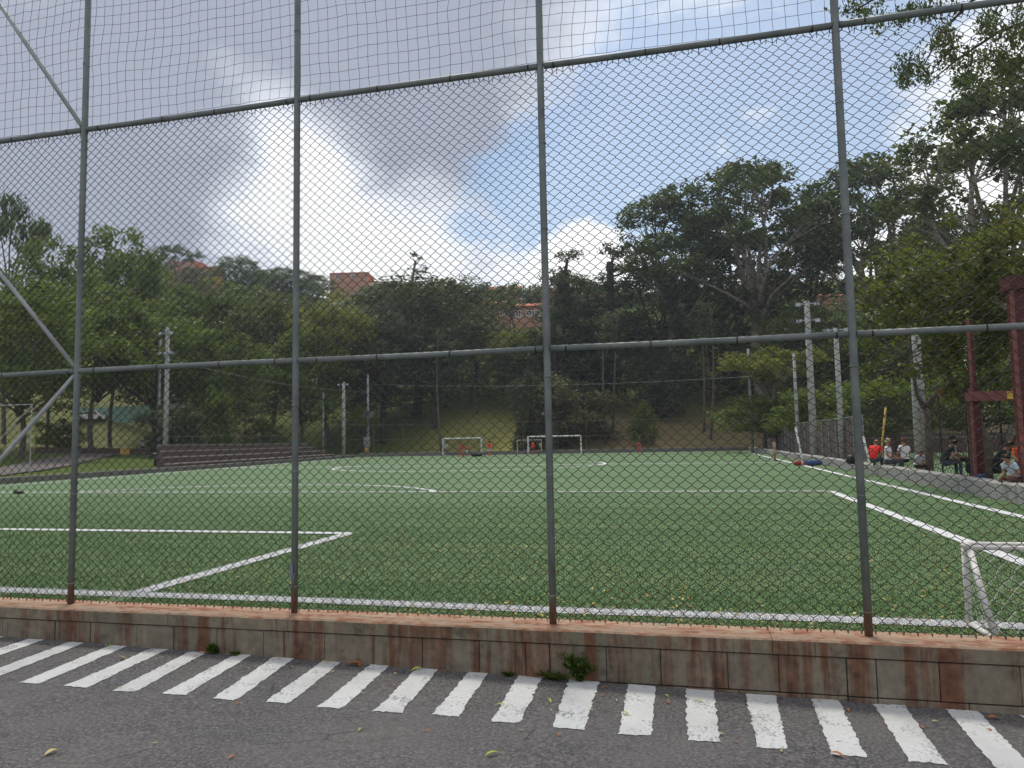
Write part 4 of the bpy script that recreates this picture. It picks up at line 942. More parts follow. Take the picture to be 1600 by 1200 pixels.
# path and terraces on the left
def left_side():
    lo = [(-60, 768), (-30, 754), (0, 745), (60, 737), (110, 729), (150, 718), (190, 710), (225, 706.5)]; up = [(-60, 752), (-30, 742), (0, 733), (50, 721), (100, 713), (140, 707.5), (180, 704.5), (225, 703)]
    L = []; A = []
    for (a, b) in zip(zip(lo, lo[1:]), zip(up, up[1:])):
        for k in range(6):
            t = k/6; A.append((on_ground(a[0][0]*(1-t)+a[1][0]*t, a[0][1]*(1-t)+a[1][1]*t), on_ground(b[0][0]*(1-t)+b[1][0]*t, b[0][1]*(1-t)+b[1][1]*t)))
    for p, q in A:
        for k in range(7):
            x = p.x+(q.x-p.x)*k/6; y = p.y+(q.y-p.y)*k/6; L.append((x, y, hill(x, y)+.07))
    MB().add(L, [(i*7+k, i*7+k+1, i*7+8+k, i*7+7+k) for i in range(len(A)-1) for k in range(6)]); mb = MB(); mb.add(L, [(i*7+k, i*7+k+1, i*7+8+k, i*7+7+k) for i in range(len(A)-1) for k in range(6)]); struct(mb.obj('path', 'path'))
    # brick terraces: treads step up away from the kerb
    t = thing('terrace', 'brown brick spectator terraces with pale edges beyond the left kerb', 'terrace', (-33, 48, ZF)); o = Vector((-33, 48, ZF))
    for k in range(4):
        y0, y1 = 39.5+1.0*k, 69.5-.4*k
        for s in range(8):
            ya = y0+(y1-y0)*s/8; yb = y0+(y1-y0)*(s+1)/8-.02; xa = left_edge(ya)-1.6-.85*k; xb = left_edge(yb)-1.6-.85*k; z = ZF+.40*(k+1)
            V = [(xa, ya, ZF-.3), (xb, yb, ZF-.3), (xb-.84, yb, ZF-.3), (xa-.84, ya, ZF-.3)]; V = V+[(v[0], v[1], z-.07) for v in V]
            MB().add([Vector(v)-o for v in V], [(3, 2, 1, 0), (4, 5, 6, 7), (0, 1, 5, 4), (1, 2, 6, 5), (2, 3, 7, 6), (3, 0, 4, 7)]).obj('step', 'brown_brick', t)
            V = [(xa+.03, ya, z-.069), (xb+.03, yb, z-.069), (xb-.84, yb, z-.069), (xa-.84, ya, z-.069)]; V = V+[(v[0], v[1], z) for v in V]
            MB().add([Vector(v)-o for v in V], [(3, 2, 1, 0), (4, 5, 6, 7), (0, 1, 5, 4), (1, 2, 6, 5), (2, 3, 7, 6), (3, 0, 4, 7)]).obj('tread', 'edge', t)
    # stone wall strip with gate pillar behind path
    w = thing('stone_wall', 'long low dark wall behind the path and grass at left', 'wall', (-52, 62, 0)); o = Vector((-52, 62, 0)); rg = random.Random(2)
    for i in range(16):
        a = aty(55+i*12.3, 690, 56+i*.35); b = aty(55+(i+1)*12.3-.5, 690, 56+(i+1)*.35)
        if i == 11: continue
        za = hill(a.x, a.y); zt = aty(150, 698, a.y).z
        d = (b-a).normalized(); n = Vector((-d.y, d.x, 0))*.3
        V = [(a.x, a.y, za-.4), (b.x, b.y, za-.4), (b.x+n.x, b.y+n.y, za-.4), (a.x+n.x, a.y+n.y, za-.4)]; V = V+[(v[0], v[1], za+.55+rg.uniform(-.02, .02)) for v in V]
        MB().add([Vector(v)-o for v in V], [(3, 2, 1, 0), (4, 5, 6, 7), (0, 1, 5, 4), (1, 2, 6, 5), (2, 3, 7, 6), (3, 0, 4, 7)]).obj('wall_segment', 'brown_brick', w)
    g = aty(190, 690, 60); gp = thing('gate_pillar', 'short yellowish pillar in the low dark wall at left', 'pillar', (g.x, g.y, hill(g.x, g.y)))
    MB().box((-.75, -.2, -.3), (.75, .25, .62), 0, .03).obj('shaft', 'yellow', gp); MB().box((-.85, -.3, .623), (.85, .35, .70), 0, .02).obj('cap', 'cream', gp)
    # far green windscreen court fence
    c = thing('court_fence', 'pale green windscreen fence of a far court at left', 'fence', (0, 0, 0)); P = on_ground(175, 658); YC = P.y; zb = hill(P.x, P.y); c.location = (P.x, P.y, zb)
    z0 = -.4; z1 = aty(175, 636, YC).z-zb; xs = [aty(x, 650, YC).x-P.x for x in (112, 134, 156, 178, 200, 222, 244)]
    for a, b in zip(xs, xs[1:]): MB().box((a+.05, -.02, z0), (b-.05, .02, z1)).obj('panel', 'greencloth', c)
    for a in xs: MB().tube([(a, 0, -.3), (a, 0, z1+.5)], .045, 6).obj('post', 'thinsteel', c)
    MB().tube([(xs[0], 0, z1+.45), (xs[-1], 0, z1+.45)], .035, 6).obj('rail', 'thinsteel', c)
    b = thing('pavilion', 'small grey flat-roofed pavilion behind the far green court fence', 'building', (P.x+2, P.y+8, hill(P.x+2, P.y+8))); zz = aty(205, 624, YC+8).z-b.location.z
    MB().box((-3, 0, -1), (4, 4, zz)).obj('wall', 'greybox', b); MB().box((-3.5, -.8, zz+.003), (4.5, 4.5, zz+.25)).obj('roof', 'sheet', b)
    for i in range(3): MB().box((-2.3+2.1*i, -.03, zz-1.3), (-1.0+2.1*i, .02, zz-.4)).obj('window', 'glass', b)
    v = on_ground(142, 658.5)
    car = thing('parked_car', 'small white car parked below the far green court fence', 'car', (v.x, v.y, hill(v.x, v.y)), .6); zz = car.location.z
    body = MB(); prof = [(-1.9, .25), (-1.9, .7), (-1.4, .85), (-.9, 1.35), (.6, 1.38), (1.1, .9), (1.85, .78), (1.9, .25)]
    body.add([(x, -.8, z) for x, z in prof]+[(x, .8, z) for x, z in prof], [tuple(range(7, -1, -1)), tuple(range(8, 16))]+[(i, (i+1) % 8, (i+1) % 8+8, i+8) for i in range(8)]); body.obj('body', 'white', car)
    MB().add([(-.85, -.803, .9), (.95, -.803, .9), (.55, -.803, 1.3), (-.8, -.803, 1.28)], [(0, 1, 2, 3)]).obj('window', 'glass', car)
    for x in (-1.2, 1.2):
        for y in (-.72, .72): MB().tube([(x, y-.1, .3), (x, y+.1, .3)], .31, 12).obj('wheel', 'black', car)
    # bank of earth under the court so car and fence stand on the hill
left_side()
# pipe frame at far left (corner of a court fence with brace)
def pipe_frame():
    a = aty(47, 726, 34); z = hill(a.x, a.y); top = aty(47, 632, 34).z-z; x0 = aty(-60, 630, 34).x-a.x; dz = aty(0, 686, 34).z-z; dx = aty(0, 686, 34).x-a.x
    t = thing('fence_frame', 'thin steel pipe frame with a diagonal brace left of the first post', 'frame', (a.x, a.y, z))
    MB().tube([(0, 0, -.4), (0, 0, top)], .035, 8).obj('post', 'thinsteel', t); MB().tube([(x0, 0, -.4), (x0, 0, top)], .035, 8).obj('post', 'thinsteel', t)
    MB().tube([(0, 0, top), (x0, 0, top+.02)], .03, 8).obj('top_bar', 'thinsteel', t); MB().tube([(0, 0, top-.05), (dx*2, 0, 2*dz-top)], .03, 8).obj('brace', 'thinsteel', t)
pipe_frame()
# poles
def flood(px, basepy, Y, toppy, r_, label, heads, name='floodlight_pole', mat='pole', extra=None):
    a = aty(px, basepy, Y); z = hill(a.x, a.y) if Y > 20 else ZF; h = aty(px, toppy, Y).z-z
    t = thing(name, label, 'pole', (a.x, a.y, z)); MB().tube([(0, 0, -.5), (0, 0, h*.5), (0, 0, h)], [r_, r_*.85, r_*.68], 10).obj('shaft', mat, t, True)
    for hz, n in heads:
        zz = h-hz; MB().box((-.6, -.04, zz-.035), (.6, .04, zz+.035)).obj('crossarm', 'thinsteel', t)
        for k in range(n):
            x = -.5+1.0*k/(n-1) if n > 1 else 0
            mb = MB().add([(x-.15, -.22, zz-.17), (x+.15, -.22, zz-.17), (x+.15, -.16, zz+.06), (x-.15, -.16, zz+.06), (x-.09, .12, zz-.10), (x+.09, .12, zz-.10), (x+.09, .10, zz+.03), (x-.09, .10, zz+.03)], [(0, 1, 2, 3), (7, 6, 5, 4), (0, 4, 5, 1), (1, 5, 6, 2), (2, 6, 7, 3), (3, 7, 4, 0)])
            lamp = mb.obj('lamp', 'lamp', t); MB().add([(x-.12, -.226, zz-.155), (x+.12, -.226, zz-.155), (x+.12, -.166, zz+.045), (x-.12, -.166, zz+.045)], [(0, 1, 2, 3)]).obj('lamp_glass', 'greybox', lamp)
    if extra: extra(t, h)
    return t
def boxes(t, h):
    MB().box((-.75, -.3, h*.45), (-.15, .25, h*.45+.9), 0, .04).obj('transformer', 'lamp', t); MB().box((.12, -.3, h*.45-.1), (.8, .25, h*.45+.8), 0, .04).obj('transformer', 'lamp', t)
    MB().box((-.4, -.35, .9), (.4, -.2, 2.1), 0, .03).obj('meter_box', 'greybox', t); MB().box((-.25, -.42, .2), (.25, -.352, .8)).obj('warning_plate', 'yellow', t)
flood(258, 728, 47, 512, .21, 'tall pale floodlight pole with two lamp rows left of the second post', [(.4, 3), (1.9, 3)])
flood(247, 700, 62, 530, .17, 'second concrete pole just behind the left floodlight pole', [])
flood(383, 694, 76, 596, .12, 'thin pole rising behind the brick terraces', [], 'thin_pole', 'thinsteel')
flood(537, 714, 74, 597, .22, 'white lamp pole at the far end of the terraces', [(.25, 2)])
flood(575, 700, 84, 585, .19, 'utility pole with grey transformer boxes near the far corner', [], 'utility_pole', 'pole', boxes)
flood(505, 700, 80, 612, .13, 'thin grey pole left of the white lamp pole', [], 'thin_pole', 'thinsteel')
flood(1272, 700, 44, 470, .22, 'tallest concrete floodlight pole right of the pitch', [(.15, 2), (1.1, 2)])
flood(1316, 705, 41.5, 512, .17, 'concrete pole just left of the fourth fence post', [(.1, 2)])
flood(1247, 690, 56, 552, .14, 'slim concrete pole behind the tallest right pole', [])
flood(1175, 685, 71, 545, .16, 'slim concrete pole rising through the yellow-green tree', [])
flood(1442, 735, 29.5, 490, .25, 'thick concrete pole behind the right spectators', [], 'concrete_pole')
# far fence with thin posts, sheet fence, side fence, cables
def post_fence(name, label, pts, h, gap, rails, r_=.03, mat='thinsteel', panel=None, wires=0):
    a0 = pts[0]; z0 = hill(*a0) if a0[1] > 6 else ZF; t = thing(name, label, 'fence', (a0[0], a0[1], z0)); o = Vector((a0[0], a0[1], z0)); P = []
    for (xa, ya), (xb, yb) in zip(pts, pts[1:]):
        L = math.hypot(xb-xa, yb-ya); n = max(1, int(L/gap)); P += [(xa+(xb-xa)*i/n, ya+(yb-ya)*i/n) for i in range(n)]
    P.append(pts[-1]); Q = [Vector((x, y, max(hill(x, y), .15)))-o for x, y in P]; pm = MB().tube([(0, 0, -.4), (0, 0, h)], r_, 6).mesh('post', mat)
    for q in Q: link('post', pm, t, q)
    for z in rails: MB().tube([q+Vector((0, 0, z)) for q in Q], r_*.7, 5).obj('rail', mat, t)
    if wires:
        mb = MB(); nd = 0
        for a, b in zip(Q, Q[1:]):
            L = (b-a).length; d = (b-a)/L; k = int(L/.28)
            for i in range(-int(h/.28), k):
                for sg in (1, -1):
                    s0, s1 = i*.28, i*.28+h; za, zc = 0., h
                    if s0 < 0: za = -s0; s0 = 0
                    if s1 > L: zc = h-(s1-L); s1 = L
                    if zc-za < .1: continue
                    p = a+d*(s0 if sg > 0 else L-s0)+Vector((0, 0, za)); q = a+d*(s1 if sg > 0 else L-s1)+Vector((0, 0, zc)); mb.tube([p, q], .006, 3, 0, False)
        mb.obj('wire_mesh', 'wire', t)['kind'] = 'stuff'
    if panel:
        lo, hi, pm_ = panel
        for a, b in zip(Q, Q[1:]):
            n = 6; d = (b-a)/n; nn = Vector((-d.y, d.x, 0)).normalized()
            V = []
            for i in range(n+1): 
                q = a+d*i+nn*(.03 if i % 2 else -.03); V += [q+Vector((0, 0, lo)), q+Vector((0, 0, hi))]
            V = [v+nn*.06 for v in V]; MB().add(V, [(2*i, 2*i+2, 2*i+3, 2*i+1) for i in range(n)]).obj('sheet', pm_, t)
    return t
post_fence('pitch_fence', 'thin wire fence on slim posts behind the far end of the pitch', [(-37, 74.5), (-14, 78.2), (6.8, 81)], 3.6, 3.2, (1.9, 3.55), .024, 'rustysteel')
post_fence('terrace_fence', 'low wire fence on slim posts above the brick terraces', [(-36, 44), (-38, 52), (-41.5, 69)], 2.2, 2.6, (1.0, 2.15), .022, 'rustysteel')
post_fence('sheet_fence', 'grey-brown sheet metal fence at the far right corner of the pitch', [(8.0, 79), (8.2, 60), (8.6, 39.5)], 2.5, 1.9, (2.45,), .03, 'thinsteel', (.05, 2.4, 'sheet'))
post_fence('side_fence', 'dark chain-link fence on slim posts behind the right spectators', [(8.3, 39.3), (8.3, 15)], 3.1, 2.4, (3.05,), .028, 'wire', None, 1)
post_fence('court_fence', 'pale fence far behind the seated people across the second pitch', [(9, 62), (40, 62)], 2.4, 3., (2.35, 1.2), .035, 'thinsteel', (.02, 1.5, 'brown_brick'))
struct(MB().add([(8.6, 12, .20), (60, 12, .20), (60, 61, .20), (8.9, 61, .20)], [(0, 1, 2, 3)]).obj('second_pitch', 'turf'))
def cable(label, a, b, sag):
    P = [a*(1-t)+b*t+Vector((0, 0, -sag*4*t*(1-t))) for t in [i/24 for i in range(25)]]
    c = thing('cable', label, 'cable', a); MB().tube([p-a for p in P], .010, 4).obj('wire', 'greybox', c)
cable('thin overhead cable crossing in front of the dark middle trees', aty(575, 600, 84), aty(1175, 588, 60), .5)
cable('lower thin cable from the utility pole to the tall left floodlight', aty(575, 612, 84), aty(258, 560, 47), .6)
for px, py, lx, lean in ((1255, 690, .35, 'lean steel stay left of the tallest right pole'), ):
    pass
def stake(px0, py0, px1, py1, Y, r_, mat, label):
    a = aty(px0, py0, Y); b = aty(px1, py1, Y); a.z = min(a.z, hill(a.x, a.y)); t = thing('pole', label, 'pole', a); MB().tube([(0, 0, -.2), (b-a)*.5, b-a], r_, 7).obj('shaft', mat, t, True)
    MB().tube([b-a, (b-a)*1.01], r_*1.15, 7).obj('cap', mat, t)
stake(1370, 700, 1384, 636, 28, .035, 'yellow', 'leaning yellow pole behind the seated spectators')
stake(1256, 718, 1243, 668, 34, .04, 'white', 'leaning white stake in front of the sheet fence')
stake(1363, 727, 1349, 682, 27, .035, 'white', 'leaning white stake beside the red-shirted spectator')
stake(1556, 756, 1598, 650, 20, .03, 'wire', 'slanting dark pipe behind the red steel column')
stake(1512, 700, 1508, 540, 30, .05, 'white', 'slim white pole behind the forked tree')
# goals at the far end
def goal(name, label, pl, pr, Yl, h, depth, net=True, r_=.06, tilt=None):
    a = aty(pl, 700, Yl); b = aty(pr, 700, Yl+.4); z = ZF; a.z = b.z = z
    t = thing(name, label, 'goal', a); d = b-a; n = Vector((-d.y, d.x, 0)).normalized()*depth
    for q in (Vector(), d): MB().tube([q, q+Vector((0, 0, h))], r_, 8).obj('post', 'farwhite', t)
    MB().tube([Vector((0, 0, h)), d+Vector((0, 0, h))], r_, 8).obj('crossbar', 'farwhite', t)
    for q in (Vector(), d):
        MB().tube([q+Vector((0, 0, h)), q+n*.45+Vector((0, 0, h-.02)), q+n+Vector((0, 0, .1))], r_*.5, 6).obj('net_stay', 'farwhite', t); MB().tube([q, q+n], r_*.5, 6).obj('ground_bar', 'farwhite', t)
    if net:
        mb = MB(); k = max(6, int(d.length/.22))
        for i in range(k+1):
            q = d*i/k; mb.tube([q+Vector((0, 0, h)), q+n*.5+Vector((0, 0, h*.8)), q+n], .011, 3, 0, False)
        for j in range(10):
            s = j/9; p = Vector((0, 0, h))*(1-s)+n*s; mb.tube([p, p+d], .011, 3, 0, False)
        mb.obj('net', 'net', t)['kind'] = 'stuff'
goal('football_goal', 'left white goal with net at the far end, players in front', 692, 752, 69, 1.78, 1.1)
goal('football_goal', 'widest white goal at the far end behind the third fence post', 825, 908, 75.2, 1.85, 1.0, False, .07)
goal('football_goal', 'narrow thin-framed goal overlapping the widest far goal', 808, 846, 74, 1.5, .8, False, .022)

# red steel structure at the right edge
def red_frame():
    Y = 19.5; t = thing('steel_frame', 'dark red steel frame with columns and beams at the right edge', 'frame', aty(1525, 750, Y)); o = t.location.copy(); t.location.z = o.z = ZF
    def col(name, px0, px1, ptop, pbot, dy, d=.3):
        x0 = aty(px0, 690, Y+dy).x-o.x; x1 = aty(px1, 690, Y+dy).x-o.x; z1 = aty(px0, ptop, Y+dy).z-o.z; z0 = -.3 if pbot is None else aty(px0, pbot, Y+dy).z-o.z; y = Y+dy-o.y
        c = MB().box((x0, y, z0), (x1, y+d, z1)).obj(name, 'redsteel', t)
        MB().box((x0-.035, y-.03, z0), (x0+.02, y+.04, z1)).obj('flange', 'redlight', c)
    col('column', 1522, 1536, 610, None, 0); col('column', 1598, 1650, 445, None, -2.3)
    x0 = aty(1517, 690, Y).x-o.x; x1 = aty(1680, 690, Y-2).x-o.x; za = aty(1520, 627, Y).z-o.z; zb_ = aty(1520, 612, Y).z-o.z
    bm = MB().box((x0, -.08, za), (x1+1.5, .2, zb_)).obj('beam', 'redlight', t); MB().box((x0+.8, -.095, za+.03), (x0+1.25, -.082, zb_-.02)).obj('yellow_panel', 'yellow', bm)
    col('column', 1525, 1532, 500, 611, .4, .12)
    zc = aty(1590, 452, Y-2.3).z-o.z; MB().box((aty(1592, 690, Y-2.3).x-o.x, -2.4, zc), (x1+1.5, -1.9, zc+.28)).obj('upper_beam', 'redsteel', t)
red_frame()

# houses on the hill
def house(label, pxl, pxr, ytop, ybot, Y, depth=8., roof='flat', wins=(), mat='brick', rz=0., name='brick_house'):
    a = aty(pxl, 690, Y); b = aty(pxr, 690, Y); ztop = aty((pxl+pxr)/2, ytop, Y).z; zbot = aty((pxl+pxr)/2, ybot, Y).z; w = (b-a).length; h = ztop-zbot
    c = (a+b)/2; t = thing(name, label, 'house', (c.x, c.y, zbot), YAW*.8+rz)
    MB().box((-w/2, 0, -9), (w/2, depth, h)).obj('wall', mat, t)
    if roof == 'flat': MB().box((-w/2-.2, -.2, h+.003), (w/2+.2, depth+.2, h+.22)).obj('roof', 'roof', t)
    elif roof == 'gable': MB().add([(-w/2-.4, -.5, h), (w/2+.4, -.5, h), (w/2+.4, depth+.5, h), (-w/2-.4, depth+.5, h), (-w/2-.4, depth/2, h+2.2), (w/2+.4, depth/2, h+2.2)], [(0, 1, 5, 4), (2, 3, 4, 5), (0, 4, 3), (1, 2, 5), (3, 2, 1, 0)]).obj('roof', 'roof', t)
    else: MB().add([(-w/2-.4, -.6, h-.2), (w/2+.4, -.6, h-.2), (w/2+.4, depth+.4, h+1.8), (-w/2-.4, depth+.4, h+1.8), (-w/2-.4, -.6, h), (w/2+.4, -.6, h), (w/2+.4, depth+.4, h+2.), (-w/2-.4, depth+.4, h+2.)], [(3, 2, 1, 0), (4, 5, 6, 7), (0, 1, 5, 4), (1, 2, 6, 5), (2, 3, 7, 6), (3, 0, 4, 7)]).obj('roof', 'roof', t)
    for u, v, ww, hh in wins:
        x = -w/2+u*w; z = v*h; f = MB().box((x-ww/2-.12, -.08, z-hh/2-.12), (x+ww/2+.12, .05, z+hh/2+.12)).obj('window', 'white', t); MB().box((x-ww/2, -.10, z-hh/2), (x+ww/2, -.081, z+hh/2)).obj('pane', 'glass', f); MB().box((x-.04, -.12, z-hh/2), (x+.04, -.101, z+hh/2)).obj('mullion', 'white', f)
    return t
house('boxy flat-roofed brick building on the hilltop right of the second post', 517, 573, 427, 447, 205, 9, 'flat', ((.62, .75, .9, .9), (.2, .7, .8, .8)))
house('low cream building beside the hilltop brick box', 574, 600, 441, 450, 208, 8, 'flat', ((.5, .5, 1, .8),), 'cream')
house('brick house peeking out above the left trees', 255, 300, 410, 440, 188, 8, 'flat', ((.3, .7, 1, 1.), (.7, .7, 1, 1.)))
house('small brick house right of the one above the left trees', 300, 330, 418, 440, 190, 7, 'slope', ((.5, .6, 1, 1),))
house('orange brick house with white arched windows left of the third post', 758, 800, 474, 506, 163, 7, 'slope', ((.3, .55, .9, 1.1), (.72, .55, .9, 1.1)))
house('orange brick house with a balcony directly left of the third post', 802, 850, 478, 508, 160, 7, 'slope', ((.25, .6, 1., 1.3), (.6, .62, 1., 1.1), (.85, .62, .9, 1.1)))
house('upper orange brick house behind the two lower brick houses', 765, 815, 456, 480, 178, 7, 'gable', ((.4, .6, .9, .9),))
house('brick house half hidden right of the third post', 850, 895, 455, 500, 172, 7, 'slope', ((.5, .6, 1, 1),))
house('red-roofed house glimpsed behind the conifers', 925, 950, 468, 485, 170, 7, 'gable', ())
house('pale yellow house glimpsed under the leftmost gum crown', 1060, 1078, 458, 485, 168, 7, 'flat', ((.5, .6, .8, .8),), 'cream', 0, 'cream_house')
house('dark-roofed brick house glimpsed under the tall gum tree', 1098, 1125, 466, 490, 165, 7, 'slope', ((.5, .5, .8, .8),))
house('brick house half hidden by trees left of the fourth post', 1290, 1335, 462, 490, 160, 7, 'slope', ((.5, .5, .8, .8),))

# ================================================================== PEOPLE AND BAGS
def person(label, px, py, Y, H_, cloth, pose='stand', face=0., z=None, hair='c_hair', skin='c_skin', group=None, cap=None, back=False):
    """face: heading in degrees, 0 = looking towards the camera side (-Y)"""
    a = aty(px, py, Y); zz = z if z is not None else ZF
    t = thing('person', label, 'person', (a.x, a.y, zz), R(face), group); rg = random.Random(int(px*7))
    s = H_*(1.12 if group == GP else 1.); J = {}
    def set_(**k):
        for n_, v in k.items(): J[n_] = Vector(v)*s
    set_(pel=(0, 0, .53), wai=(0, 0, .62), che=(0, -.005, .73), nck=(0, 0, .83), hd0=(0, -.012, .875), hd1=(0, -.018, .935), hd2=(0, -.008, .975))
    for n_, x in (('l', 1), ('r', -1)):
        set_(**{n_+'sh': (x*.098, 0, .80), n_+'el': (x*.125, .015, .635), n_+'wr': (x*.13, -.03, .49), n_+'ha': (x*.13, -.045, .445), n_+'hp': (x*.052, 0, .505), n_+'kn': (x*.058, -.012, .285), n_+'an': (x*.058, .012, .045), n_+'to': (x*.066, -.085, .018)})
    if pose == 'akimbo':
        for n_, x in (('l', 1), ('r', -1)): set_(**{n_+'el': (x*.205, .05, .67), n_+'wr': (x*.10, -.03, .585), n_+'ha': (x*.07, -.05, .565)})
    if pose == 'run':
        set_(lkn=(.06, -.16, .33), lan=(.06, -.10, .12), lto=(.06, -.18, .07), rkn=(-.055, .05, .29), ran=(-.055, .20, .13), rto=(-.055, .17, .06), lel=(.15, .10, .66), lwr=(.12, .02, .60), lha=(.11, -.02, .60), rel=(-.15, -.08, .66), rwr=(-.10, -.18, .70), rha=(-.09, -.21, .72))
        for k in ('che', 'nck', 'hd0', 'hd1', 'hd2', 'lsh', 'rsh', 'lel', 'lwr', 'lha', 'rel', 'rwr', 'rha'): J[k].y -= (J[k].z/s-.53)*.25*s
        for v in J.values(): v.z -= .03*s
    if pose == 'step': set_(lkn=(.058, -.07, .29), lan=(.058, -.07, .045), lto=(.062, -.17, .018), rkn=(-.058, .03, .285), ran=(-.058, .11, .06), rto=(-.06, .03, .018), lwr=(.12, .06, .49), lha=(.12, .07, .445), rwr=(-.12, -.09, .51), rha=(-.12, -.12, .47))
    if pose == 'bend':
        for k in ('wai', 'che', 'nck', 'hd0', 'hd1', 'hd2', 'lsh', 'rsh', 'lel', 'lwr', 'lha', 'rel', 'rwr', 'rha'):
            v = J[k]; dz = v.z-.53*s; v.y -= dz*.45; v.z -= dz*.12
        for n_, x in (('l', 1), ('r', -1)): J[n_+'wr'] = Vector((x*.09, -.14, .36))*s; J[n_+'ha'] = Vector((x*.085, -.15, .315))*s; J[n_+'el'] = Vector((x*.13, -.12, .50))*s
    if pose in ('sit', 'sitlean'):
        dz = .53-.27
        for k, v in J.items():
            if k[1:] not in ('kn', 'an', 'to'): v.z -= dz*s
        for n_, x in (('l', 1), ('r', -1)): set_(**{n_+'kn': (x*.075, -.235, .285), n_+'an': (x*.07, -.235, .045), n_+'to': (x*.075, -.335, .018), n_+'wr': (x*.085, -.16, .32), n_+'ha': (x*.07, -.20, .315), n_+'el': (x*.135, -.03, .385)})
        if pose == 'sitlean':
            for k in ('che', 'nck', 'hd0', 'hd1', 'hd2', 'lsh', 'rsh', 'lel', 'rel'): v = J[k]; v.y -= (v.z/s-.27)*.45*s; v.z -= (v.z/s-.27)*.12*s
            J['hd1'].z -= .015*s; J['hd2'].y -= .02*s
    rad = dict(pel=.078, wai=.068, che=.083, nck=.032, hd0=.042, hd1=.052, hd2=.036, sh=.038, el=.027, wr=.019, ha=.022, hp=.056, kn=.038, an=.025, to=.02)
    E_ = [('pel', 'wai'), ('wai', 'che'), ('che', 'nck'), ('nck', 'hd0'), ('hd0', 'hd1'), ('hd1', 'hd2')]
    for n_ in 'lr': E_ += [('che', n_+'sh'), (n_+'sh', n_+'el'), (n_+'el', n_+'wr'), (n_+'wr', n_+'ha'), ('pel', n_+'hp'), (n_+'hp', n_+'kn'), (n_+'kn', n_+'an'), (n_+'an', n_+'to')]
    names = list(J); me = bpy.data.meshes.new('skeleton'); me.from_pydata([J[k] for k in names], [(names.index(p), names.index(q)) for p, q in E_], [])
    ob = bpy.data.objects.new('skeleton', me); C.objects.link(ob); md = ob.modifiers.new('skin', 'SKIN'); md.use_smooth_shade = True
    for i, k in enumerate(names):
        sv = me.skin_vertices[0].data[i]; r_ = rad.get(k, rad.get(k[1:], .03))*s; sv.radius = (r_, r_); sv.use_root = (k == 'pel')
    ss = ob.modifiers.new('sub', 'SUBSURF'); ss.levels = 1; ss.render_levels = 1
    dg = bpy.context.evaluated_depsgraph_get(); body = bpy.data.meshes.new_from_object(ob.evaluated_get(dg)); bpy.data.objects.remove(ob); body.name = 'body'
    shirt, pants, sock, shoe = cloth[:4]; long_sleeve = len(cloth) > 4 and 'L' in cloth[4]; long_pants = len(cloth) > 4 and 'P' in cloth[4]
    body.materials.clear()
    for mt in (skin, shirt, pants, sock, shoe): body.materials.append(M[mt])
    reg = {}
    for p, q in E_:
        k = q
        if k in ('wai', 'che', 'lsh', 'rsh'): r0 = (1, 1)
        elif k in ('nck',): r0 = (1, 0)
        elif k[0:2] == 'hd': r0 = (0, 0)
        elif k[1:] == 'el': r0 = (1, 1 if long_sleeve else 0)
        elif k[1:] in ('wr',): r0 = (1, 1) if long_sleeve else (0, 0)
        elif k[1:] == 'ha': r0 = (0, 0)
        elif k[1:] == 'hp': r0 = (2, 2)
        elif k[1:] == 'kn': r0 = (2, 2 if long_pants else 0)
        elif k[1:] == 'an': r0 = (2, 2) if long_pants else (0, 3)
        else: r0 = (4, 4)
        reg[(p, q)] = r0
    for f in body.polygons:
        c = f.center; best = None
        for (p, q), r0 in reg.items():
            A, B = J[p], J[q]; d = B-A; u = max(0, min(1, (c-A).dot(d)/max(d.length_squared, 1e-9))); dist = (A+d*u-c).length/(rad.get(q, rad.get(q[1:], .03)))
            if best is None or dist < best[0]: best = (dist, u, r0)
        th = .72 if best[2] == (2, 0) else (.55 if best[2] == (1, 0) else .35)
        f.material_index = best[2][0] if best[1] < th else best[2][1]
    # fingers, nose, ears joined into the same surface object
    ex = MB(); sc_ = s
    for n_, x in (('l', 1), ('r', -1)):
        d = (J[n_+'ha']-J[n_+'wr']).normalized(); side = d.cross(Vector((1, 0, 0)));
        if side.length < .1: side = Vector((0, 1, 0))
        side.normalize(); base = J[n_+'ha']+d*.012*s
        for k in range(4):
            o_ = side*((k-1.5)*.0105*s); L = (.040, .047, .044, .034)[k]*s; cu = d.cross(side)*(.012*s*x); ex.tube([base+o_-d*.012*s, base+o_+d*L*.55, base+o_+d*L+cu], [.0058*s, .0052*s, .004*s], 5)
        ex.tube([base-side*.018*s-d*.02*s, base-side*.030*s+d*.008*s, base-side*.028*s+d*.024*s], [.0065*s, .006*s, .0045*s], 5)
    hc = (J['hd0']+J['hd1'])/2; fr = .052*s
    ex.tube([hc+Vector((0, -fr*.85, .012*s)), hc+Vector((0, -fr*1.22, -.006*s))], [.005*s, .009*s], 5)
    for x in (-1, 1): ex.ball(hc+Vector((x*.049*s, .004*s, .004*s)), .014*s, 0, 6, 4, (.4, .8, 1.2))
    for x in (-1, 1): ex.ball(hc+Vector((x*.019*s, -.046*s, .017*s)), .0065*s, 1, 6, 4)
    ex.tube([hc+Vector((-.016*s, -.047*s, -.024*s)), hc+Vector((.016*s, -.047*s, -.024*s))], .004*s, 5, 2)
    nv = len(body.vertices); V0 = [v.co[:] for v in body.vertices]; F0 = [tuple(p.vertices) for p in body.polygons]; MI = [p.material_index for p in body.polygons]
    full = bpy.data.meshes.new('body'); full.from_pydata(V0+ex.v, [], F0+[tuple(i+nv for i in f) for f in ex.f])
    for mt in (skin, shirt, pants, sock, shoe, 'c_hair', 'c_darkred'): full.materials.append(M[mt])
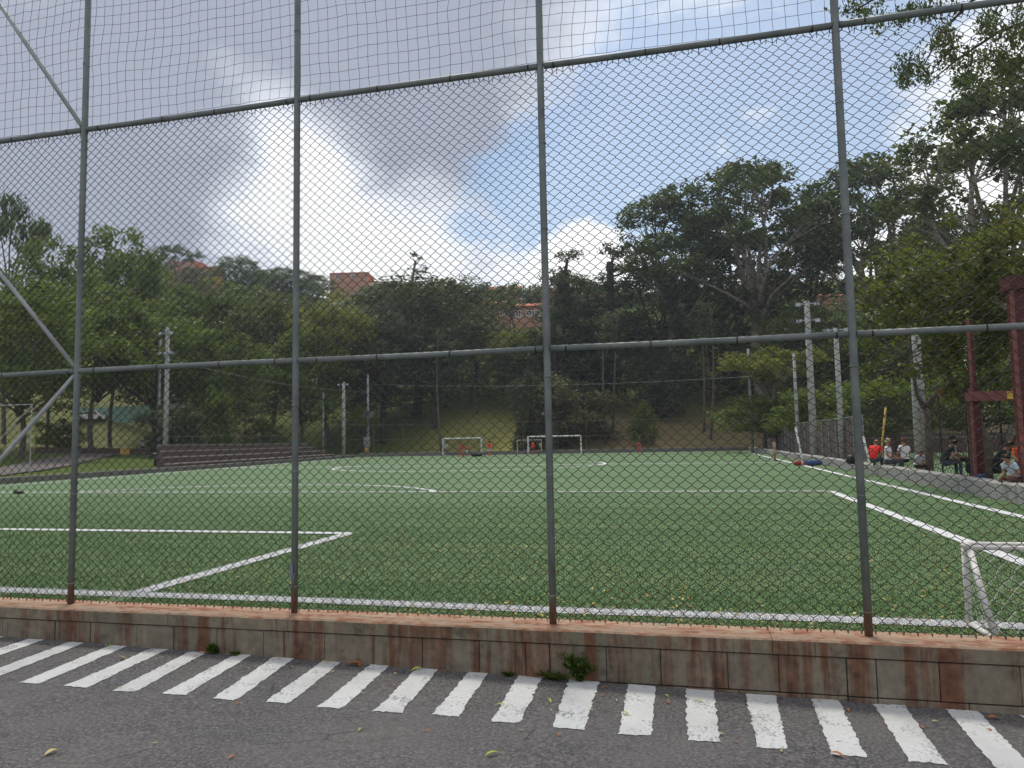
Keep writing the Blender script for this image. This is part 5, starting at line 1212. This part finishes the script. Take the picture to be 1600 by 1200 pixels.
    full.polygons.foreach_set('material_index', MI+[{0: 0, 1: 5, 2: 6}[k] for k in ex.mi]); full.polygons.foreach_set('use_smooth', [True]*len(full.polygons)); full.update()
    link('body', full, t); bpy.data.meshes.remove(body)
    hb = MB(); top = J['hd1']*.55+J['hd2']*.45; ax = (J['hd2']-J['hd0']).normalized(); hv = []; n1 = 10; hf = []
    for j in range(5):
        th = .05+1.62*j/4
        for i in range(n1):
            an = 2*math.pi*i/n1; rr = .058*s*math.sin(th)*(1.02 if math.sin(an) > -.3 or j < 3 else .88); low = 1.0 if math.sin(an) > -.2 else .45
            hv.append(J['hd1']+Vector((rr*math.cos(an), rr*math.sin(an)*1.08+.004*s, .0))+ax*(.056*s*(math.cos(th) if math.cos(th) > 0 else math.cos(th)*low*6)+.004*s))
    hf = [(j*n1+i, (j+1)*n1+i, (j+1)*n1+(i+1) % n1, j*n1+(i+1) % n1) for j in range(4) for i in range(n1)]+[tuple(range(n1))]
    hb.add(hv, hf); hb.obj('cap' if cap else 'hair', cap or hair, t, True)
    if cap: MB().add([J['hd1']+Vector((x*.042*s, y*s, .022*s)) for x, y in ((-1, -.045), (1, -.045), (.7, -.105), (-.7, -.105))], [(0, 1, 2, 3)]).obj('cap_peak', cap, t)
    return t
GP = 'players at the far end of the pitch'; red = ('c_red', 'c_red', 'c_red', 'c_black'); GP = 'players at the far end of the pitch'
person('goalkeeper in a grey shirt at the left post of the left far goal', 695, 715, 64.5, 1.42, ('c_grey', 'c_black', 'c_grey', 'c_black'), 'bend', 60, group=GP)
person('player in full red kit standing in front of the left far goal', 720, 715, 64, 1.36, red, 'step', 80, group=GP)
person('small player in red shirt and white shorts inside the left far goal', 730, 712, 68, 1.05, ('c_red', 'c_white', 'c_red', 'c_black'), 'stand', 160, group=GP)
person('player in red with hands on hips right of the left far goal', 765, 712.5, 67, 1.30, ('c_red', 'c_white', 'c_red', 'c_black'), 'akimbo', 10, group=GP)
person('player in red in front of the narrow far goal', 833, 710, 72, 1.28, ('c_red', 'c_darkred', 'c_red', 'c_black'), 'step', -30, group=GP)
person('child in grey and black walking beside the red player at the narrow goal', 844, 709, 72.5, 1.2, ('c_grey', 'c_black', 'c_black', 'c_black'), 'step', 90, group=GP)
person('lone red player running right of the far goals', 1000, 709.5, 68.5, 1.15, red, 'run', -70, group=GP)
pw = on_ground(224, 700); person('person in a white top sitting beyond the low dark wall at left', 224, 698, 58, 1.5, ('c_white', 'c_black', 'c_black', 'c_black', 'P'), 'sitlean', 20, z=aty(224, 702, 58).z-.15)
GS = 'spectators along the right side wall'
person('child in beige standing by the side wall at the pitch edge', 1211, 719, 44, 1.28, ('c_beige', 'c_beige', 'c_skin', 'c_black'), 'stand', 110, group=GS, hair='c_brownhair')
SW = ZF+.36
def seat_z(H_): return SW-.27*H_+.07*H_
person('seated person in a bright red shirt and jeans on the side wall', 1366, 720, 27.2, 1.66, ('c_red', 'c_jeans', 'c_black', 'c_black', 'P'), 'sitlean', 150, z=seat_z(1.66)+.10, group=GS, hair='c_brownhair')
person('seated person in a white shirt and pale cap beside the red shirt', 1388, 722, 26.6, 1.66, ('c_white', 'c_jeans', 'c_black', 'c_black', 'P'), 'sit', 60, z=seat_z(1.66)+.04, group=GS, cap='c_beige')
person('person in white with a dark vest sitting left of the thick concrete pole', 1414, 722, 27.4, 1.6, ('c_white', 'c_black', 'c_black', 'c_black', 'P'), 'sit', 200, z=seat_z(1.6)+.08, group=GS, hair='c_brownhair')
person('brown-haired child in pale blue seated low by the thick pole', 1434, 735, 24.4, 1.2, ('c_paleblue', 'c_black', 'c_black', 'c_black', 'P'), 'sitlean', 20, z=ZF+.12, group=GS, hair='c_brownhair')
person('person in a black t-shirt and jeans leaning by the forked tree', 1477, 745, 22.2, 1.55, ('c_black', 'c_jeans', 'c_black', 'c_darkred', 'P'), 'sitlean', 100, z=ZF+.20, group=GS, skin='c_skin')
person('person with a pale sleeve half hidden behind the black t-shirt', 1491, 740, 23.2, 1.5, ('c_grey', 'c_black', 'c_black', 'c_black', 'P'), 'sit', 60, z=ZF+.24, group=GS, skin='c_skin_dark')
person('hunched person in black right of the red column', 1556, 752, 19.0, 1.6, ('c_black', 'c_black', 'c_black', 'c_black', 'PL'), 'sitlean', 70, z=ZF+.14, group=GS)
person('dark-haired person in a pale shirt sitting at the right edge', 1588, 756, 17.4, 1.3, ('c_paleblue', 'c_brown', 'c_black', 'c_black', 'P'), 'sitlean', -60, z=ZF+.08, group=GS)
person('child with orange cap and orange shirt at the right edge', 1597, 745, 18.6, 1.25, ('c_orange', 'c_black', 'c_black', 'c_black', 'P'), 'sit', 0, z=ZF+.36, group=GS, cap='c_orange')
def bag(label, px, py, Y, w, h, mat, mat2=None, z=ZF, rz=0., name='sports_bag'):
    a = aty(px, py, Y); t = thing(name, label, 'bag', (a.x, a.y, z), rz); rg = random.Random(int(px)); mb = MB(); V = []; n = 12
    for j, (q, rr) in enumerate(((-.5, .55), (-.42, .9), (-.15, 1.05), (.2, .98), (.42, .85), (.5, .5))):
        for i in range(n):
            an = 2*math.pi*i/n; V.append((q*w, .42*h*1.2*rr*math.cos(an)*rg.uniform(.9, 1.1), max(0., h*.5+h*.5*rr*math.sin(an)*rg.uniform(.85, 1.1))))
    mb.add(V, [(j*n+i, j*n+(i+1) % n, (j+1)*n+(i+1) % n, (j+1)*n+i) for j in range(5) for i in range(n)]+[tuple(range(n-1, -1, -1)), tuple(5*n+i for i in range(n))]); mb.obj('body', mat, t, True)
    MB().tube([(-.2*w, -.1, h*.9), (-.1*w, -.12, h*1.35), (.1*w, -.12, h*1.35), (.2*w, -.1, h*.9)], .014, 6).obj('handle', mat2 or 'black', t)
bag('red and black bag lying by the right touchline', 1251, 722, 37.2, .62, .20, 'bagred', 'black')
bag('dark blue bag beside the red bag by the right touchline', 1272, 725, 36.6, .72, .28, 'bagblue', 'black')
bag('black bag lying at the right post of the left far goal', 745, 713, 67.2, 1.1, .38, 'black')
bag('small dark bag lying on the turf at far left', 29, 772, 19.2, .40, .10, 'black')
bag('black backpack on the side wall left of the red shirt', 1335, 722, 28.5, .55, .36, 'black', None, SW, .5, 'backpack')
bag('blue bag at the foot of the red column', 1534, 752, 19.2, .18, .14, 'bagblue', None, SW-.05, .2)
def litter_bin():
    a = aty(247, 724, 46.); t = thing('litter_bin', 'dark bin standing against the left floodlight pole', 'bin', (a.x, a.y, hill(a.x, a.y)))
    MB().tube([(0, 0, -.05), (0, 0, .85)], [.26, .33], 14).obj('body', 'black', t, True); MB().tube([(0, 0, .852), (0, 0, .93)], [.35, .30], 14).obj('lid', 'greybox', t, True)
litter_bin()

# ================================================================== AIR
def haze():
    mb = MB().box((-340, -60, -3), (320, 440, 95)); m_ = bpy.data.materials.new('haze'); m_.use_nodes = True; nt = m_.node_tree
    for n in list(nt.nodes): nt.nodes.remove(n)
    o = nt.nodes.new('ShaderNodeOutputMaterial'); v = nt.nodes.new('ShaderNodeVolumePrincipled'); v.inputs['Color'].default_value = (.76, .87, 1., 1); v.inputs['Density'].default_value = .0004; v.inputs['Anisotropy'].default_value = .35
    nt.links.new(v.outputs[0], o.inputs['Volume']); h = mb.obj('haze', m_); h['kind'] = 'stuff'; tag(h, 'thin pale haze in the air over the valley', 'haze')
haze()
